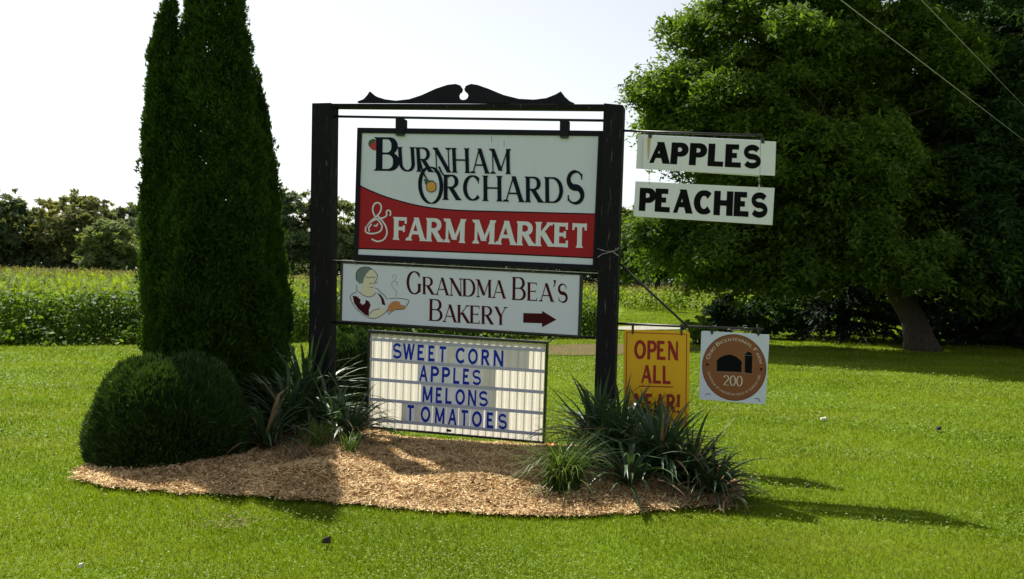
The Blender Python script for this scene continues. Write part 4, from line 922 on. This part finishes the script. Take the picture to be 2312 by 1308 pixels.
# ---- APPLES and PEACHES boards
T6 = lambda x, y: (1330 + x / 4.5106, 270 + y / 4.5106)
ap = thing('apples_board', sp(1595, 390), 'narrow white board reading APPLES hanging from the upper arm, rust stained', 'sign')
slab('front_panel', [T6(560, 158), T6(1905, 225), T6(1893, 572), T6(545, 504)], .020, .018, M['board_plain'], ap)
slab('rear_panel', [T6(497, 150), T6(1745, 212), T6(1738, 578), T6(478, 498)], -.006, .018, M['board_plain'], ap)
FL = Style(.37, .225, 0, gap=.05)
word('APPLES', FL, (T6(620, 226), T6(1752, 262), T6(1745, 503), T6(598, 442)), M['black'], ap, .0215)
poly('rust_streak', [T6(594, 185), T6(628, 188), T6(618, 330), T6(606, 410), T6(598, 410), T6(594, 300)], M['rust'], ap, .0212)
for (x, y) in ((612, 130), (1760, 185)):
    slab('hanger', [T6(x - 12, y), T6(x + 28, y + 2), T6(x + 26, y + 60), T6(x - 8, y + 58)], .024, .03, M['iron'], ap)
line('crack', [[T6(1745, 235), T6(1740, 560)]], .8, M['grey_print'], ap, .0212)
pe = thing('peaches_board', sp(1590, 500), 'narrow white board reading PEACHES hanging under the apples board', 'sign')
slab('panel', [T6(472, 630), T6(1890, 698), T6(1867, 1075), T6(452, 985)], .020, .022, M['board_plain'], pe)
word('PEACHES', FL, (T6(518, 695), T6(1822, 748), T6(1812, 1004), T6(505, 930)), M['black'], pe, .0215)
for (x0, y0, x1, y1) in ((612, 500, 614, 660), (1733, 560, 1733, 720)):
    mb = MB(); n_ = 5
    for i in range(n_):
        t = (i + .5) / n_; c_ = sp(*T6(x0 + (x1 - x0) * t, y0 + (y1 - y0) * t), .024); ax = SU if i % 2 else SN; pts = [c_ + ax * .007 * math.cos(a) + Vector((0, 0, 1)) * .012 * math.sin(a) for a in np.linspace(0, 6.283, 9)]; mb.tube(pts, .0025, 5, False)
    mb.build('chain', M['steel'], pe)

# ---- OPEN ALL YEAR! sign
T7 = lambda x, y: (1390 + x / 5.946, 720 + y / 5.946)
op = thing('open_sign', sp(1482, 930), 'yellow sign reading OPEN ALL YEAR! in red hanging from the lower arm', 'sign')
slab('panel', [T7(122, 150), T7(150, 146), (1550, 748.5), (1557.5, 752), (1554.5, 962), (1549, 966), (1413, 955), (1408, 950), T7(106, 170)], .012, .006, M['yellow'], op)
line('border', [[T7(150, 182), T7(955, 212)], [T7(955, 209), T7(940, 1420)], [T7(152, 180), T7(132, 1380)]], 1.7, M['sign_red'], op, .0135)
OP = Style(.27, .17, 0, gap=.11)
word('OPEN', OP, (T7(250, 284), T7(845, 305), T7(842, 560), T7(246, 540)), M['sign_red'], op, .0135)
word('ALL', OP, (T7(345, 618), T7(742, 634), T7(745, 880), T7(335, 862)), M['sign_red'], op, .0135)
line('underline', [[T7(312, 904), T7(772, 918)]], 2.4, M['sign_red'], op, .0135)
word('YEAR!', OP, (T7(250, 1000), T7(862, 1015), T7(860, 1262), T7(246, 1245)), M['sign_red'], op, .0135)
for x, y in ((228, 60), (882, 75)):
    slab('clip', [T7(x - 16, y), T7(x + 18, y), T7(x + 14, y + 120), T7(x + 2, y + 160), T7(x - 12, y + 120)], .020, .018, M['iron'], op)

# ---- farm plaque
pl = thing('farm_plaque', sp(1655, 905), 'white plaque with a brown OHIO BICENTENNIAL FARM 200 disc, barn and silo', 'plaque')
def rcorner(P, r):
    out_ = []
    for i in range(len(P)):
        a, b, c_ = [np.array(P[(i + j) % len(P)], float) for j in (-1, 0, 1)]; u = (a - b) / np.linalg.norm(a - b); v = (c_ - b) / np.linalg.norm(c_ - b)
        for t in np.linspace(0, 1, 5): out_.append(tuple(b + u * r * (1 - t) ** 2 + v * r * t ** 2))
    return out_
slab('panel', rcorner([T7(1150, 160), T7(2068, 215), T7(2010, 1152), T7(1120, 1080)], 5), .012, .008, M['board_white'], pl)
DC = (1592, 655)
def disc(r, a): return T7(DC[0] + 432 * r * math.cos(a) + 10 * r * math.sin(a), DC[1] - 447 * r * math.sin(a) + 26 * r * math.cos(a))
poly('disc', [disc(1, a) for a in np.linspace(0, 2 * math.pi, 49)[:-1]], M['brown'], pl, .0132)
line('rim', [[disc(.985, a) for a in np.linspace(0, 2 * math.pi, 49)]], .8, M['maroon'], pl, .0138)
poly('barn', [T7(*p) for p in ((1357, 702), (1360, 590), (1350, 570), (1400, 520), (1460, 492), (1540, 480), (1620, 510), (1680, 560), (1700, 600), (1690, 610), (1688, 716))], M['black'], pl, .0140)
poly('silo', [T7(*p) for p in ((1735, 722), (1735, 495), (1748, 460), (1785, 442), (1822, 458), (1836, 495), (1828, 735))], M['black'], pl, .0140)
line('ground_line', [[T7(1340, 710), T7(1840, 742)], [T7(1706, 610), T7(1706, 735)], [T7(1732, 488), T7(1836, 496)]], .8, M['grey_print'], pl, .0144)
word('200', Style(.13, .05, 0, gap=.05), (T7(1444, 757), T7(1706, 770), T7(1702, 908), T7(1440, 890)), M['cream_print'], pl, .0144)
def arc_text(txt, st, r0, h, a0, a1, top, small=.75):
    s_, W = text_strokes(txt, st, small)
    def f(x, y, o_):
        t = x / W; a = a0 + (a1 - a0) * t; r = r0 + h * y if top else r0 - h * y; p = disc(r, a); return sp(*p, o_)
    strokes_obj('lettering', s_, f, M['cream_print'], pl, .0144)
arc_text('Ohio Bicentennial Farm', Style(.15, .10, 0, gap=.16), .80, .115, R(166), R(12), True)
arc_text('governor of ohio department of agriculture', Style(.13, .09, 0, gap=.16), .845, .07, R(192), R(348), False, 1.0)
for a in (R(177), R(0)): poly('leaf_mark', [disc(.84 + .045 * math.cos(t) , a + .05 * math.sin(t)) for t in np.linspace(0, 5.6, 8)], M['maroon'], pl, .0144)
line('print_mark', [[T7(1205, 1030), T7(1225, 1005), T7(1275, 1015)], [T7(1865, 1070), T7(1910, 1070), T7(1940, 1112)]], 1.4, M['navy'], pl, .0144)
for x, y in ((1292, 100), (1915, 120)):
    slab('clip', [T7(x - 22, y), T7(x + 24, y), T7(x + 20, y + 90), T7(x, y + 118), T7(x - 16, y + 90)], .020, .018, M['iron'], pl)
mb = MB()
for pts in ([(1500, 150), (1530, 135), (1560, 160), (1600, 150), (1670, 155)], [(1700, 110), (1720, 90), (1760, 95), (1770, 120), (1720, 125)], [(1750, 190), (1770, 160)], [(1897, 75), (1897, 120)], [(1300, 95), (1340, 100), (1350, 80)]): mb.tube([sp(*T7(*p), .016) for p in pts], .004, 5)
mb.build('wire', M['steel'], pl)

# ------------------------------------------------------------------ power lines, litter
def cable(a, b, label, r=.011):
    A_, B_ = a, b; d = B_ - A_; pts = []
    for i in range(25):
        t = -1.6 + 4.6 * i / 24; p = A_ + d * t; p.z += .25 * (t - .5) ** 2 - .0625 if 0 else 0; pts.append(p)
    mb = MB(); mb.tube(pts, r, 6); o = mb.build('power_line', M['cable'], None, True); tag(o, label, 'power line', 'overhead power lines')
M['cable'] = paint_mat('weathered aluminium cable', (.30, .31, .30), .5, .3)
def sky_pt(px, py, h): d = ray(px, py); return EYE + d * ((h - EYE.z) / d.z)
cable(sky_pt(1895, -2, 6.0), sky_pt(2318, 322, 5.6), 'lower and longer of the two overhead cables crossing the dark tree', .0075)
cable(sky_pt(2078, -2, 6.6), sky_pt(2318, 246, 6.4), 'upper right overhead cable crossing the top right corner', .0065)
def litter(name, px, py, pts, mat, label, cat, h=.03):
    p = ground(px, py); root_ = None; mb = MB()
    lo = [(p.x + a, p.y + b, .012) for a, b in pts]; hi = [(p.x + a * .8 + .004, p.y + b * .8, .012 + h * (.6 + .4 * ((i * 7) % 3) / 2)) for i, (a, b) in enumerate(pts)]
    mb.prism(lo, hi); o = mb.build(name, mat, None); tag(o, label, cat)
litter('paper_scrap', 1858, 950, [(-.035, -.02), (.03, -.025), (.04, .02), (.0, .035), (-.03, .02)], M['board_stone'], 'small white scrap of litter on the lawn right of the plaque', 'litter', .035)
litter('dark_clod', 2118, 973, [(-.03, -.03), (.03, -.025), (.035, .025), (-.02, .03)], M['bark_dark'], 'small dark clod on the open lawn far right', 'clod', .05)
litter('dark_clod', 1822, 1104, [(-.016, -.015), (.016, -.012), (.014, .016), (-.01, .015)], M['bark_dark'], 'tiny dark clod on the lawn right of the mulch bed end', 'clod', .03)
litter('crumpled_leaf', 737, 1230, [(-.03, -.012), (.0, -.02), (.028, -.01), (.02, .015), (-.022, .018)], M['bark'], 'crumpled dark grey leaf on the front lawn below the bed', 'leaf', .045)
litter('white_stone', 181, 1286, [(-.012, -.010), (.010, -.012), (.014, .008), (-.004, .014), (-.014, .006)], M['board_stone'], 'small white stone in the grass at bottom left', 'stone', .028)
bpy.context.view_layer.update()
